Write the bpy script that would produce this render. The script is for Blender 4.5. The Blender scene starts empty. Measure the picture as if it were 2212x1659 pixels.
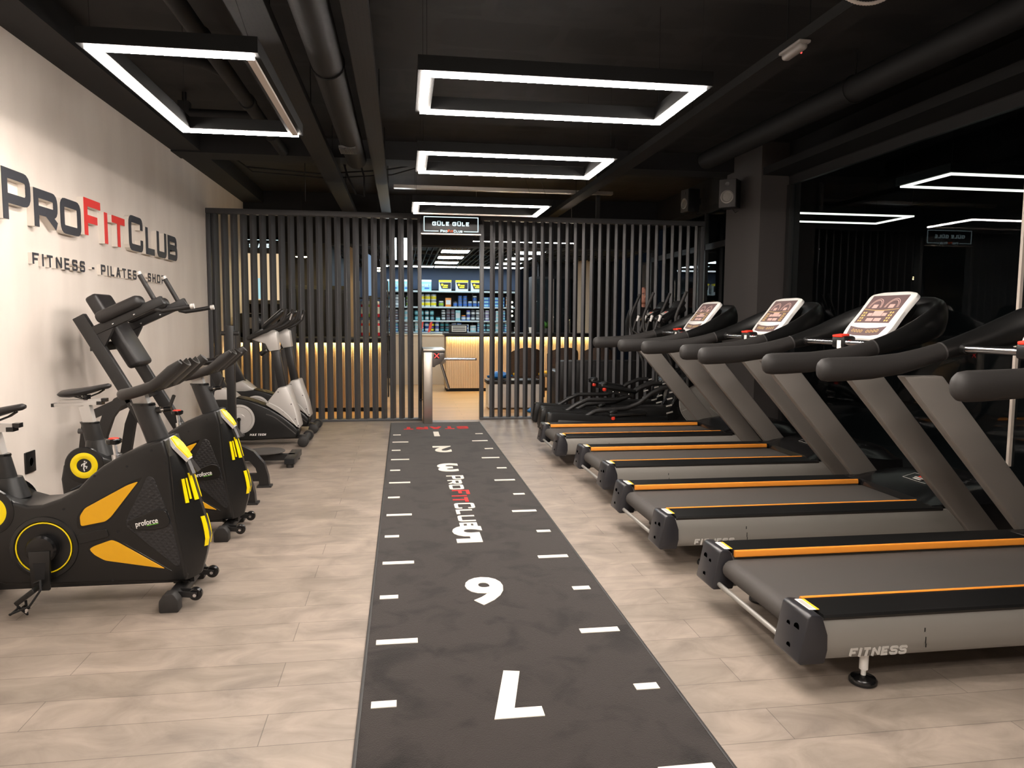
import bpy, bmesh, math, random
from math import sin, cos, pi, radians, sqrt, atan2
from mathutils import Vector, Matrix

random.seed(7)
SC = bpy.context.scene
COL = SC.collection

# ------------------------------------------------------------------ camera
YAW, PITCH, ROLL, CAM_H, F_PX = 0.1479, 0.0882, 0.0066, 1.3512, 1587.04
_f = Vector((sin(YAW)*cos(PITCH), cos(YAW)*cos(PITCH), -sin(PITCH)))
_r = Vector((cos(YAW), -sin(YAW), 0.0))
_u = _r.cross(_f)
_r2 = _r*cos(ROLL) + _u*sin(ROLL)
_u2 = _u*cos(ROLL) - _r*sin(ROLL)
cd = bpy.data.cameras.new('camera')
cam = bpy.data.objects.new('camera', cd)
COL.objects.link(cam)
cd.sensor_fit = 'HORIZONTAL'
cd.sensor_width = 36.0
cd.lens = F_PX/2212*36.0
cd.clip_start, cd.clip_end = 0.05, 200
cam.matrix_world = Matrix(((_r2.x, _u2.x, -_f.x, 0), (_r2.y, _u2.y, -_f.y, 0),
                           (_r2.z, _u2.z, -_f.z, CAM_H), (0, 0, 0, 1)))
SC.camera = cam

# ------------------------------------------------------------------ world, exposure
W = bpy.data.worlds.new('night')
SC.world = W
W.use_nodes = True
W.node_tree.nodes['Background'].inputs[0].default_value = (0.01, 0.013, 0.02, 1)
W.node_tree.nodes['Background'].inputs[1].default_value = 0.3
SC.view_settings.view_transform = 'Standard'
SC.view_settings.look = 'None'
SC.view_settings.gamma = 1.0
SC.view_settings.use_curve_mapping = False
SC.view_settings.exposure = 0.0
STRIP = 118.0          # radiance of the warm frame lamps
PANEL = 18.0           # radiance of the cool shop ceiling panels
WARM = (1.0, 0.91, 0.83)
COOL = (0.80, 0.92, 1.0)

# ------------------------------------------------------------------ helpers
def lin(c):
    c = c/255.0
    return c/12.92 if c <= 0.04045 else ((c+0.055)/1.055)**2.4
def rgb(r, g, b): return (lin(r), lin(g), lin(b), 1.0)

_M = {}
def mat(name, col, rough=0.5, metal=0.0, spec=0.5, var=None, bump=None, emit=None, estr=1.0, coat=0.0):
    """Principled material; var=(scale, amount) mottles the colour, bump=(scale, strength)."""
    if name in _M: return _M[name]
    m = bpy.data.materials.new(name)
    m.use_nodes = True
    nt = m.node_tree
    b = nt.nodes['Principled BSDF']
    c = rgb(*col) if max(col) > 1 else (*col, 1)
    b.inputs['Base Color'].default_value = c
    b.inputs['Roughness'].default_value = rough
    b.inputs['Metallic'].default_value = metal
    b.inputs['Specular IOR Level'].default_value = spec
    b.inputs['Coat Weight'].default_value = coat
    if emit:
        b.inputs['Emission Color'].default_value = (*emit, 1)
        b.inputs['Emission Strength'].default_value = estr
    if var or bump:
        tc = nt.nodes.new('ShaderNodeTexCoord')
    if var:
        n = nt.nodes.new('ShaderNodeTexNoise'); n.inputs['Scale'].default_value = var[0]; n.inputs['Detail'].default_value = 5
        nt.links.new(tc.outputs['Object'], n.inputs['Vector'])
        mx = nt.nodes.new('ShaderNodeMix'); mx.data_type = 'RGBA'
        k = var[1]
        mx.inputs[6].default_value = (c[0]*(1-k), c[1]*(1-k), c[2]*(1-k), 1)
        mx.inputs[7].default_value = (c[0]*(1+k), c[1]*(1+k), c[2]*(1+k), 1)
        nt.links.new(n.outputs['Fac'], mx.inputs[0])
        nt.links.new(mx.outputs[2], b.inputs['Base Color'])
    if bump:
        n2 = nt.nodes.new('ShaderNodeTexNoise'); n2.inputs['Scale'].default_value = bump[0]; n2.inputs['Detail'].default_value = 3
        nt.links.new(tc.outputs['Object'], n2.inputs['Vector'])
        bp = nt.nodes.new('ShaderNodeBump'); bp.inputs['Strength'].default_value = bump[1]; bp.inputs['Distance'].default_value = 0.004
        nt.links.new(n2.outputs['Fac'], bp.inputs['Height'])
        nt.links.new(bp.outputs['Normal'], b.inputs['Normal'])
    _M[name] = m
    return m

def emis(name, col, s):
    if name in _M: return _M[name]
    m = bpy.data.materials.new(name); m.use_nodes = True
    nt = m.node_tree; nt.nodes.clear()
    e = nt.nodes.new('ShaderNodeEmission'); o = nt.nodes.new('ShaderNodeOutputMaterial')
    e.inputs[0].default_value = (*col, 1); e.inputs[1].default_value = s
    nt.links.new(e.outputs[0], o.inputs[0])
    _M[name] = m
    return m

class MB:
    """collects shapes into one mesh"""
    def __init__(s): s.v = []; s.f = []
    def add(s, vs, fs):
        o = len(s.v); s.v += [tuple(p) for p in vs]; s.f += [tuple(i+o for i in f) for f in fs]; return s
    def addbm(s, bm):
        bm.verts.index_update()
        s.add([v.co[:] for v in bm.verts], [[v.index for v in f.verts] for f in bm.faces]); bm.free(); return s
    def box(s, c, d, rx=0, ry=0, rz=0, bev=0, seg=2):
        bm = bmesh.new(); bmesh.ops.create_cube(bm, size=1.0)
        for v in bm.verts: v.co = Vector((v.co.x*d[0], v.co.y*d[1], v.co.z*d[2]))
        if bev: bmesh.ops.bevel(bm, geom=bm.edges[:], offset=bev, segments=seg, affect='EDGES', profile=0.5)
        R = Matrix.Rotation(rz, 4, 'Z') @ Matrix.Rotation(ry, 4, 'Y') @ Matrix.Rotation(rx, 4, 'X')
        for v in bm.verts: v.co = R @ v.co + Vector(c)
        return s.addbm(bm)
    def bb(s, x0, x1, y0, y1, z0, z1, bev=0):
        return s.box(((x0+x1)/2, (y0+y1)/2, (z0+z1)/2), (abs(x1-x0), abs(y1-y0), abs(z1-z0)), bev=bev)
    def prism(s, pts, ax, a, b, bev=0, seg=2):
        def P(p, t):
            return {'x': (t, p[0], p[1]), 'y': (p[0], t, p[1]), 'z': (p[0], p[1], t)}[ax]
        bm = bmesh.new()
        A = [bm.verts.new(P(p, a)) for p in pts]; B = [bm.verts.new(P(p, b)) for p in pts]
        bm.faces.new(A); bm.faces.new(B[::-1])
        n = len(pts)
        for i in range(n): bm.faces.new((A[i], B[i], B[(i+1) % n], A[(i+1) % n]))
        bmesh.ops.recalc_face_normals(bm, faces=bm.faces[:])
        if bev:
            es = [e for e in bm.edges if len(e.link_faces) == 2 and e.calc_face_angle(0) > 0.6]
            bmesh.ops.bevel(bm, geom=es, offset=bev, segments=seg, affect='EDGES', profile=0.5, clamp_overlap=True)
        bmesh.ops.triangulate(bm, faces=[f for f in bm.faces if len(f.verts) > 4])
        return s.addbm(bm)
    def tube(s, path, r, n=12, closed=False, cap=True, up=None):
        """path of points; r a number, or list of numbers / (sideways, upward) pairs"""
        P = [Vector(p) for p in path]; m = len(P)
        R = r if isinstance(r, (list,)) else [r]*m
        rings = []; prev = None
        for i in range(m):
            if closed: t = P[(i+1) % m]-P[i-1]
            else: t = P[min(i+1, m-1)]-P[max(i-1, 0)]
            t.normalize()
            if up is not None:
                u = Vector(up); sd = t.cross(u)
                if sd.length < 1e-4: sd = t.orthogonal()
                sd.normalize(); uu = sd.cross(t)
            else:
                if prev is None: sd = t.orthogonal().normalized()
                else:
                    sd = prev - t*prev.dot(t); sd.normalize()
                prev = sd; uu = sd.cross(t)
            a = R[i]; ra, rb = a if isinstance(a, tuple) else (a, a)
            rings.append([P[i]+sd*ra*cos(2*pi*k/n)+uu*rb*sin(2*pi*k/n) for k in range(n)])
        vs = [p for g in rings for p in g]; fs = []
        for i in range(m if closed else m-1):
            j = (i+1) % m
            for k in range(n):
                fs.append((i*n+k, i*n+(k+1) % n, j*n+(k+1) % n, j*n+k))
        if cap and not closed:
            fs.append(tuple(range(n))[::-1]); fs.append(tuple((m-1)*n+k for k in range(n)))
        return s.add(vs, fs)
    def cyl(s, a, b, r, r2=None, n=20):
        return s.tube([a, b], [r, r if r2 is None else r2], n=n)
    def bar(s, a, b, w, h, up=(0, 0, 1), bev=0):
        """rectangular bar from a to b, w sideways, h upward"""
        a, b = Vector(a), Vector(b); t = (b-a); L = t.length; t.normalize()
        sd = t.cross(Vector(up)); sd.normalize(); uu = sd.cross(t)
        bm = bmesh.new(); bmesh.ops.create_cube(bm, size=1.0)
        for v in bm.verts: v.co = Vector((v.co.x*L, v.co.y*w, v.co.z*h))
        if bev: bmesh.ops.bevel(bm, geom=bm.edges[:], offset=bev, segments=2, affect='EDGES', profile=0.5)
        c = (a+b)/2
        for v in bm.verts: v.co = c+t*v.co.x+sd*v.co.y+uu*v.co.z
        return s.addbm(bm)
    def rbar(s, path, w, h, up=(0, 1, 0)):
        """rectangular section swept along a path; w along 'up', h across"""
        P = [Vector(p) for p in path]; m = len(P); U = Vector(up); vs = []; fs = []
        for i in range(m):
            t = (P[min(i+1, m-1)]-P[max(i-1, 0)]).normalized()
            nrm = t.cross(U).normalized()
            for a, b in ((-1, -1), (1, -1), (1, 1), (-1, 1)):
                vs.append(P[i]+U*a*w/2+nrm*b*h/2)
        for i in range(m-1):
            for k in range(4): fs.append((i*4+k, i*4+(k+1) % 4, i*4+4+(k+1) % 4, i*4+4+k))
        fs += [(3, 2, 1, 0), tuple((m-1)*4+k for k in range(4))]
        return s.add(vs, fs)
    def lathe(s, prof, c, ax='z', n=24):
        c = Vector(c); m = len(prof); vs = []
        for r, h in prof:
            for k in range(n):
                a = 2*pi*k/n; p, q = r*cos(a), r*sin(a)
                vs.append(c+Vector({'z': (p, q, h), 'y': (p, h, q), 'x': (h, p, q)}[ax]))
        fs = []
        for i in range(m-1):
            for k in range(n): fs.append((i*n+k, i*n+(k+1) % n, (i+1)*n+(k+1) % n, (i+1)*n+k))
        fs.append(tuple(range(n))[::-1]); fs.append(tuple((m-1)*n+k for k in range(n)))
        return s.add(vs, fs)
    def ring(s, c, R, r, ax='y', n=40, m=8):
        c = Vector(c); path = []
        for k in range(n):
            a = 2*pi*k/n
            path.append(c+Vector({'y': (R*cos(a), 0, R*sin(a)), 'z': (R*cos(a), R*sin(a), 0), 'x': (0, R*cos(a), R*sin(a))}[ax]))
        return s.tube(path, r, n=m, closed=True)
    def ball(s, c, d, n=16, m=10):
        vs = []; fs = []
        for i in range(m+1):
            t = pi*i/m
            for k in range(n):
                a = 2*pi*k/n
                vs.append((c[0]+d[0]*sin(t)*cos(a), c[1]+d[1]*sin(t)*sin(a), c[2]+d[2]*cos(t)))
        for i in range(m):
            for k in range(n): fs.append((i*n+k, i*n+(k+1) % n, (i+1)*n+(k+1) % n, (i+1)*n+k))
        return s.add(vs, fs)
    def loft(s, secs):
        """closed loft through equal-length section loops"""
        n = len(secs[0]); vs = [p for g in secs for p in g]; fs = []
        for i in range(len(secs)-1):
            for k in range(n): fs.append((i*n+k, i*n+(k+1) % n, (i+1)*n+(k+1) % n, (i+1)*n+k))
        fs.append(tuple(range(n))[::-1]); fs.append(tuple((len(secs)-1)*n+k for k in range(n)))
        return s.add(vs, fs)
    def map(s, fn):
        s.v = [tuple(fn(Vector(p))) for p in s.v]; return s
    def shift(s, x, y, z): return s.map(lambda p: p+Vector((x, y, z)))
    def build(s, name, m, parent=None, ang=38, smooth=True, loc=None):
        me = bpy.data.meshes.new(name)
        bm = bmesh.new()
        V = [bm.verts.new(p) for p in s.v]
        for f in s.f:
            try: bm.faces.new([V[i] for i in f])
            except ValueError: pass
        bmesh.ops.remove_doubles(bm, verts=bm.verts[:], dist=1e-6)
        bmesh.ops.recalc_face_normals(bm, faces=bm.faces[:])
        bm.to_mesh(me); bm.free()
        me.materials.append(m)
        if smooth:
            me.shade_smooth(); me.set_sharp_from_angle(angle=radians(ang))
        o = bpy.data.objects.new(name, me); COL.objects.link(o)
        if parent is not None: o.parent = parent
        if loc is not None: o.location = loc
        return o

def tag(o, label=None, cat=None, group=None, kind=None):
    if label: o['label'] = label
    if cat: o['category'] = cat
    if group: o['group'] = group
    if kind: o['kind'] = kind
    return o
def thing(name, loc, label, cat, group=None, rz=0):
    o = bpy.data.objects.new(name, None); COL.objects.link(o)
    o.empty_display_size = 0.1
    o.location = loc; o.rotation_euler = (0, 0, rz)
    return tag(o, label, cat, group)
def struct(o): o['kind'] = 'structure'; return o
def dup(root, loc, label, rz=None, scale=None):
    def rec(o, par):
        c = o.copy(); COL.objects.link(c)
        if par is not None: c.parent = par
        for ch in list(o.children): rec(ch, c)
        return c
    r = rec(root, None)
    r.location = loc; r['label'] = label
    if rz is not None: r.rotation_euler = (0, 0, rz)
    if scale: r.scale = scale
    return r

# ------------------------------------------------------------------ lettering
def fillet(pts, rad, closed):
    out = []; n = len(pts)
    for i, p in enumerate(pts):
        if (not closed and i in (0, n-1)) or rad <= 0: out.append(p); continue
        a = Vector(pts[i-1]); b = Vector(p); c = Vector(pts[(i+1) % n])
        d1 = (a-b); d2 = (c-b)
        r = min(rad, d1.length*0.48, d2.length*0.48)
        d1.normalize(); d2.normalize()
        p1 = b+d1*r; p2 = b+d2*r
        for k in range(5):
            t = k/4
            q = p1*(1-t)**2+b*2*t*(1-t)+p2*t*t
            out.append((q.x, q.y))
    return out
def stroke(mb, pts, t, depth, rad=0, closed=False, T=None):
    """a pen stroke of width t as a solid of the given depth; T maps (u, v, w) to 3-D"""
    pts = fillet([tuple(p) for p in pts], rad, closed)
    P = [Vector(p) for p in pts]; n = len(P); L = []; R = []
    for i in range(n):
        if closed: a, b, c = P[i-1], P[i], P[(i+1) % n]
        else: a, b, c = P[max(i-1, 0)], P[i], P[min(i+1, n-1)]
        d1 = (b-a); d2 = (c-b)
        if d1.length < 1e-9: d1 = d2
        if d2.length < 1e-9: d2 = d1
        d1 = d1.normalized(); d2 = d2.normalized()
        n1 = Vector((-d1.y, d1.x)); n2 = Vector((-d2.y, d2.x))
        m = (n1+n2)
        if m.length < 1e-4: m = n1
        m.normalize(); k = t/2/max(0.45, m.dot(n1))
        L.append(b+m*k); R.append(b-m*k)
    vs = []; fs = []
    for i in range(n):
        for q, w in ((L[i], 0), (R[i], 0), (R[i], depth), (L[i], depth)): vs.append(T(q.x, q.y, w))
    for i in range(n if closed else n-1):
        j = (i+1) % n
        for k in range(4): fs.append((i*4+k, i*4+(k+1) % 4, j*4+(k+1) % 4, j*4+k))
    if not closed: fs += [(0, 1, 2, 3), tuple((n-1)*4+k for k in (3, 2, 1, 0))]
    mb.add(vs, fs)
# glyph: width, list of (points in 0..1 box, rounded?, closed?)
G = {
 'P': (.86, [([(0, -.09), (0, 1.09)], 0, 0), ([(.02, 1), (1, 1), (1, .4), (.02, .4)], 1, 0)]),
 'R': (.86, [([(0, -.09), (0, 1.09)], 0, 0), ([(.02, 1), (1, 1), (1, .42), (.02, .42)], 1, 0), ([(.5, .42), (1.04, 0)], 0, 0)]),
 'O': (.95, [([(0, 0), (0, 1), (1, 1), (1, 0)], 1, 1)]),
 'F': (.86, [([(0, 0), (0, 1), (1.06, 1)], 0, 0), ([(0, .5), (.8, .5)], 0, 0)]),
 'I': (0, [([(0, -.09), (0, 1.09)], 0, 0)]),
 'T': (.86, [([(-.06, 1), (1.06, 1)], 0, 0), ([(.5, 1), (.5, -.09)], 0, 0)]),
 'C': (.9, [([(1, .68), (1, 1), (0, 1), (0, 0), (1, 0), (1, .32)], 1, 0)]),
 'L': (.74, [([(0, 1.09), (0, 0), (1.06, 0)], 0, 0)]),
 'U': (.88, [([(0, 1.09), (0, 0), (1, 0), (1, 1.09)], 1, 0)]),
 'B': (.88, [([(0, -.09), (0, 1.09)], 0, 0), ([(.02, 1), (.95, 1), (.95, .53), (.02, .53)], 1, 0), ([(.02, .53), (1, .53), (1, 0), (.02, 0)], 1, 0)]),
 'E': (.78, [([(1.06, 1), (0, 1), (0, 0), (1.06, 0)], 0, 0), ([(0, .5), (.92, .5)], 0, 0)]),
 'N': (.86, [([(0, -.09), (0, 1)], 0, 0), ([(0, 1), (1, 0)], 0, 0), ([(1, 0), (1, 1.09)], 0, 0)]),
 'S': (.84, [([(1, .74), (1, 1), (0, 1), (0, .52), (1, .52), (1, 0), (0, 0), (0, .26)], 1, 0)]),
 'A': (.9, [([(0, -.09), (.42, 1), (.58, 1), (1, -.09)], 0, 0), ([(.2, .3), (.8, .3)], 0, 0)]),
 'H': (.86, [([(0, -.09), (0, 1.09)], 0, 0), ([(1, -.09), (1, 1.09)], 0, 0), ([(0, .5), (1, .5)], 0, 0)]),
 'G': (.9, [([(1, .72), (1, 1), (0, 1), (0, 0), (1, 0), (1, .48), (.5, .48)], 1, 0)]),
 'V': (.88, [([(0, 1.09), (.5, 0), (1, 1.09)], 0, 0)]),
 'M': (1.1, [([(0, -.09), (0, 1), (.5, .3), (1, 1), (1, -.09)], 0, 0)]),
 'X': (.86, [([(0, -.05), (1, 1.05)], 0, 0), ([(0, 1.05), (1, -.05)], 0, 0)]),
 'K': (.84, [([(0, -.09), (0, 1.09)], 0, 0), ([(1, 1.05), (.05, .5), (1, -.05)], 0, 0)]),
 'Y': (.86, [([(0, 1.05), (.5, .5), (1, 1.05)], 0, 0), ([(.5, .5), (.5, -.09)], 0, 0)]),
 'W': (1.2, [([(0, 1.09), (.25, 0), (.5, .8), (.75, 0), (1, 1.09)], 0, 0)]),
 '-': (.52, [([(0, .5), (1, .5)], 0, 0)]),
 '1': (.34, [([(0, 1), (.9, 1), (.9, -.09)], 0, 0)]),
 '7': (.86, [([(-.09, 1), (1, 1), (.45, -.05)], 0, 0)]),
}
G['Ü'] = (G['U'][0], G['U'][1]+[([(.22, 1.26), (.22, 1.42)], 0, 0), ([(.78, 1.26), (.78, 1.42)], 0, 0)])
def glyph(mb, ch, h, t, depth, T, x=0.0, wk=1.0, slant=0.0, rad=0.16):
    """draws one letter of height h with pen t at x; returns its advance width"""
    w, ss = G[ch]; W_ = w*h*wk if w else t
    for si, (pts, rd, cl) in enumerate(ss):
        q = []
        for (a, b) in pts:
            v = t/2+b*(h-t) if -0.001 <= b <= 1.001 else (0 if b < 0 else (h if b < 1.2 else t/2+b*(h-t)))
            u = x+t/2+a*max(W_-t, 0)
            q.append((u+slant*v, v))
        stroke(mb, q, t, depth*(1+.04*si), rad*h if rd else 0, bool(cl), T)
    return W_
def word(mb, s, h, t, depth, T, gap=0.16, wk=1.0, slant=0.0, x=0.0, rad=0.16):
    for ch in s:
        if ch == ' ': x += h*0.5*wk; continue
        x += glyph(mb, ch, h, t, depth, T, x, wk, slant, rad)+gap*h
    return x-gap*h
def font_mesh(body, size, depth, T, bold=0.0, shear=0.0, width=None):
    """built-in font lettering as an MB; T maps (u, v, w); u starts at 0, baseline v = 0"""
    cu = bpy.data.curves.new('t', 'FONT'); cu.body = body; cu.size = size; cu.extrude = 0.0005
    cu.offset = bold; cu.shear = shear; cu.resolution_u = 4
    ob = bpy.data.objects.new('t', cu); COL.objects.link(ob)
    dg = bpy.context.evaluated_depsgraph_get(); dg.update()
    me = bpy.data.meshes.new_from_object(ob.evaluated_get(dg))
    mb = MB()
    xs = [v.co.x for v in me.vertices]; x0, x1 = min(xs), max(xs)
    k = 1.0 if width is None else width/(x1-x0)
    vs = []
    for v in me.vertices:
        w = depth if v.co.z > 0 else 0.0
        vs.append(T((v.co.x-x0)*k, v.co.y, w))
    mb.add(vs, [tuple(p.vertices) for p in me.polygons])
    bpy.data.objects.remove(ob); bpy.data.curves.remove(cu); bpy.data.meshes.remove(me)
    return mb

# ------------------------------------------------------------------ materials
def floor_material(name, c1, c2, mortar, bw, bh, msize, blot, rough, rot=0.0):
    m = bpy.data.materials.new(name); m.use_nodes = True
    nt = m.node_tree; b = nt.nodes['Principled BSDF']; L = nt.links
    tc = nt.nodes.new('ShaderNodeTexCoord')
    mp = nt.nodes.new('ShaderNodeMapping'); mp.inputs['Rotation'].default_value[2] = rot
    L.new(tc.outputs['Object'], mp.inputs['Vector'])
    br = nt.nodes.new('ShaderNodeTexBrick')
    br.offset = 0.37; br.offset_frequency = 2; br.squash = 1
    br.inputs['Scale'].default_value = 1.0
    br.inputs['Brick Width'].default_value = bw; br.inputs['Row Height'].default_value = bh
    br.inputs['Mortar Size'].default_value = msize; br.inputs['Mortar Smooth'].default_value = 0.1
    br.inputs['Color1'].default_value = rgb(*c1); br.inputs['Color2'].default_value = rgb(*c2)
    br.inputs['Mortar'].default_value = rgb(*mortar)
    L.new(mp.outputs[0], br.inputs['Vector'])
    n1 = nt.nodes.new('ShaderNodeTexNoise'); n1.inputs['Scale'].default_value = blot[0]; n1.inputs['Detail'].default_value = 8; n1.inputs['Roughness'].default_value = 0.62
    n1.inputs['Distortion'].default_value = 0.9
    mp2 = nt.nodes.new('ShaderNodeMapping'); mp2.inputs['Scale'].default_value = blot[2]
    L.new(mp.outputs[0], mp2.inputs['Vector']); L.new(mp2.outputs[0], n1.inputs['Vector'])
    rm = nt.nodes.new('ShaderNodeMapRange'); rm.inputs[1].default_value = 0.3; rm.inputs[2].default_value = 0.7
    rm.inputs[3].default_value = 1-blot[1]; rm.inputs[4].default_value = 1+blot[1]*0.7
    L.new(n1.outputs['Fac'], rm.inputs[0])
    mx = nt.nodes.new('ShaderNodeMix'); mx.data_type = 'RGBA'; mx.blend_type = 'MULTIPLY'; mx.inputs[0].default_value = 1
    L.new(br.outputs['Color'], mx.inputs[6]); L.new(rm.outputs[0], mx.inputs[7])
    L.new(mx.outputs[2], b.inputs['Base Color'])
    b.inputs['Roughness'].default_value = rough
    rr = nt.nodes.new('ShaderNodeMapRange'); rr.inputs[3].default_value = rough-0.05; rr.inputs[4].default_value = rough+0.1
    L.new(n1.outputs['Fac'], rr.inputs[0]); L.new(rr.outputs[0], b.inputs['Roughness'])
    bp = nt.nodes.new('ShaderNodeBump'); bp.inputs['Strength'].default_value = 0.25; bp.inputs['Distance'].default_value = 0.002; bp.invert = True
    L.new(br.outputs['Fac'], bp.inputs['Height']); L.new(bp.outputs['Normal'], b.inputs['Normal'])
    return m
M_FLOOR = floor_material('grey_plank_floor', (148, 135, 124), (139, 127, 116), (104, 94, 87), 1.25, 0.192, 0.0016, (3.6, 0.34, (1.0, 1.7, 1.0)), 0.42)
M_OAK = floor_material('oak_plank_floor', (214, 172, 124), (202, 160, 112), (160, 122, 84), 1.3, 0.19, 0.0015, (4.0, 0.12, (0.6, 6.0, 1.0)), 0.38)

def wall_paint():
    m = bpy.data.materials.new('beige_wall_paint'); m.use_nodes = True
    nt = m.node_tree; b = nt.nodes['Principled BSDF']; L = nt.links
    tc = nt.nodes.new('ShaderNodeTexCoord')
    mp = nt.nodes.new('ShaderNodeMapping'); mp.inputs['Scale'].default_value = (1, 1.6, 0.5)
    L.new(tc.outputs['Object'], mp.inputs[0])
    n = nt.nodes.new('ShaderNodeTexNoise'); n.inputs['Scale'].default_value = 1.6; n.inputs['Detail'].default_value = 6
    L.new(mp.outputs[0], n.inputs['Vector'])
    cr = nt.nodes.new('ShaderNodeValToRGB')
    cr.color_ramp.elements[0].position = 0.3; cr.color_ramp.elements[0].color = rgb(224, 213, 203)
    cr.color_ramp.elements[1].position = 0.62; cr.color_ramp.elements[1].color = rgb(236, 226, 216)
    L.new(n.outputs['Fac'], cr.inputs[0]); L.new(cr.outputs[0], b.inputs['Base Color'])
    n2 = nt.nodes.new('ShaderNodeTexNoise'); n2.inputs['Scale'].default_value = 5; n2.inputs['Detail'].default_value = 8
    L.new(tc.outputs['Object'], n2.inputs['Vector'])
    bp = nt.nodes.new('ShaderNodeBump'); bp.inputs['Strength'].default_value = 0.35; bp.inputs['Distance'].default_value = 0.006
    L.new(n2.outputs['Fac'], bp.inputs['Height']); L.new(bp.outputs[0], b.inputs['Normal'])
    b.inputs['Roughness'].default_value = 0.6
    return m
M_WALL = wall_paint()

def ceiling_paint():
    m = bpy.data.materials.new('black_slab_paint'); m.use_nodes = True
    nt = m.node_tree; b = nt.nodes['Principled BSDF']; L = nt.links
    tc = nt.nodes.new('ShaderNodeTexCoord')
    n = nt.nodes.new('ShaderNodeTexVoronoi'); n.inputs['Scale'].default_value = 1.3
    n0 = nt.nodes.new('ShaderNodeTexNoise'); n0.inputs['Scale'].default_value = 2.2; n0.inputs['Detail'].default_value = 6
    L.new(tc.outputs['Object'], n0.inputs['Vector'])
    br = nt.nodes.new('ShaderNodeTexBrick'); br.inputs['Scale'].default_value = 1.0
    br.inputs['Brick Width'].default_value = 1.1; br.inputs['Row Height'].default_value = 0.55; br.inputs['Mortar Size'].default_value = 0.06
    br.inputs['Mortar Smooth'].default_value = 1.0
    L.new(tc.outputs['Object'], br.inputs['Vector'])
    ad = nt.nodes.new('ShaderNodeMath'); ad.operation = 'MULTIPLY_ADD'; ad.inputs[1].default_value = 0.22
    L.new(br.outputs['Fac'], ad.inputs[0]); L.new(n0.outputs['Fac'], ad.inputs[2])
    cr = nt.nodes.new('ShaderNodeValToRGB'); cr.color_ramp.interpolation = 'LINEAR'
    cr.color_ramp.elements[0].position = 0.5; cr.color_ramp.elements[0].color = (0.004, 0.0038, 0.004, 1)
    cr.color_ramp.elements[1].position = 0.58; cr.color_ramp.elements[1].color = (0.012, 0.011, 0.011, 1)
    L.new(ad.outputs[0], cr.inputs[0]); L.new(cr.outputs[0], b.inputs['Base Color'])
    b.inputs['Roughness'].default_value = 0.7
    return m
M_CEIL = ceiling_paint()

def turf():
    m = bpy.data.materials.new('black_tufted_mat'); m.use_nodes = True
    nt = m.node_tree; b = nt.nodes['Principled BSDF']; L = nt.links
    tc = nt.nodes.new('ShaderNodeTexCoord')
    n = nt.nodes.new('ShaderNodeTexNoise'); n.inputs['Scale'].default_value = 5.0; n.inputs['Detail'].default_value = 5; n.inputs['Distortion'].default_value = 0.8
    L.new(tc.outputs['Object'], n.inputs['Vector'])
    cr = nt.nodes.new('ShaderNodeValToRGB')
    cr.color_ramp.elements[0].position = 0.34; cr.color_ramp.elements[0].color = rgb(29, 25, 24)
    cr.color_ramp.elements[1].position = 0.5; cr.color_ramp.elements[1].color = rgb(48, 43, 41)
    L.new(n.outputs['Fac'], cr.inputs[0]); L.new(cr.outputs[0], b.inputs['Base Color'])
    n2 = nt.nodes.new('ShaderNodeTexNoise'); n2.inputs['Scale'].default_value = 260
    L.new(tc.outputs['Object'], n2.inputs['Vector'])
    bp = nt.nodes.new('ShaderNodeBump'); bp.inputs['Strength'].default_value = 0.5; bp.inputs['Distance'].default_value = 0.004
    L.new(n2.outputs['Fac'], bp.inputs['Height']); L.new(bp.outputs[0], b.inputs['Normal'])
    b.inputs['Roughness'].default_value = 0.95; b.inputs['Specular IOR Level'].default_value = 0.2
    b.inputs['Sheen Weight'].default_value = 0.15
    return m
M_TURF = turf()

M_BLACK = mat('black_paint', (30, 29, 31), 0.55)
M_DEEP = mat('deep_black_paint', (9, 9, 12), 0.7)
M_CEILM = mat('ceiling_black_metal', (17, 16, 16), 0.7, spec=0.3)
M_DUCT = mat('dark_duct_paint', (13, 13, 14), 0.7, spec=0.3)
M_FRAME = mat('black_frame_paint', (30, 29, 29), 0.4, bump=(180, 0.05))
M_SLAT = mat('anthracite_slat', (70, 70, 72), 0.46)
M_PLAST = mat('black_plastic', (20, 20, 20), 0.34, var=(30, 0.08))
M_GLOSS = mat('glossy_black_plastic', (18, 18, 19), 0.2)
M_RUBBER = mat('soft_black_rubber', (38, 36, 35), 0.58, bump=(120, 0.08))
M_VINYL = mat('black_vinyl', (36, 34, 34), 0.42, bump=(60, 0.1))
M_BELT = mat('running_belt', (62, 58, 55), 0.72, bump=(500, 0.15))
M_STEEL = mat('treadmill_grey_paint', (142, 139, 134), 0.42, metal=0.25, var=(2, 0.04))
M_UPR = mat('upright_grey_paint', (126, 121, 116), 0.4, metal=0.25, var=(2, 0.04))
M_SILV = mat('silver_paint', (196, 192, 188), 0.35, metal=0.2)
M_CHROME = mat('polished_chrome', (220, 220, 222), 0.16, metal=1.0)
M_BRUSH = mat('brushed_steel', (190, 182, 172), 0.34, metal=0.85)
M_WHITE = mat('white_plastic', (232, 230, 227), 0.35)
M_LWHITE = mat('white_letter_side', (226, 218, 208), 0.5)
M_LDARK = mat('dark_letter_face', (46, 47, 55), 0.5)
M_RED = mat('red_letter_face', (236, 52, 46), 0.45)
M_ORANGE = mat('orange_trim', (232, 146, 52), 0.38)
M_YEL = mat('yellow_plastic', (250, 222, 10), 0.28)
M_YELO = mat('amber_panel', (226, 168, 24), 0.3, var=(4, 0.12))
M_MARK = mat('white_tuft', (226, 220, 208), 0.9, bump=(300, 0.4))
M_REDT = mat('red_tuft', (206, 48, 48), 0.9, bump=(300, 0.4))
M_MAUVE = mat('mauve_overlay', (112, 92, 92), 0.35)
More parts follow.
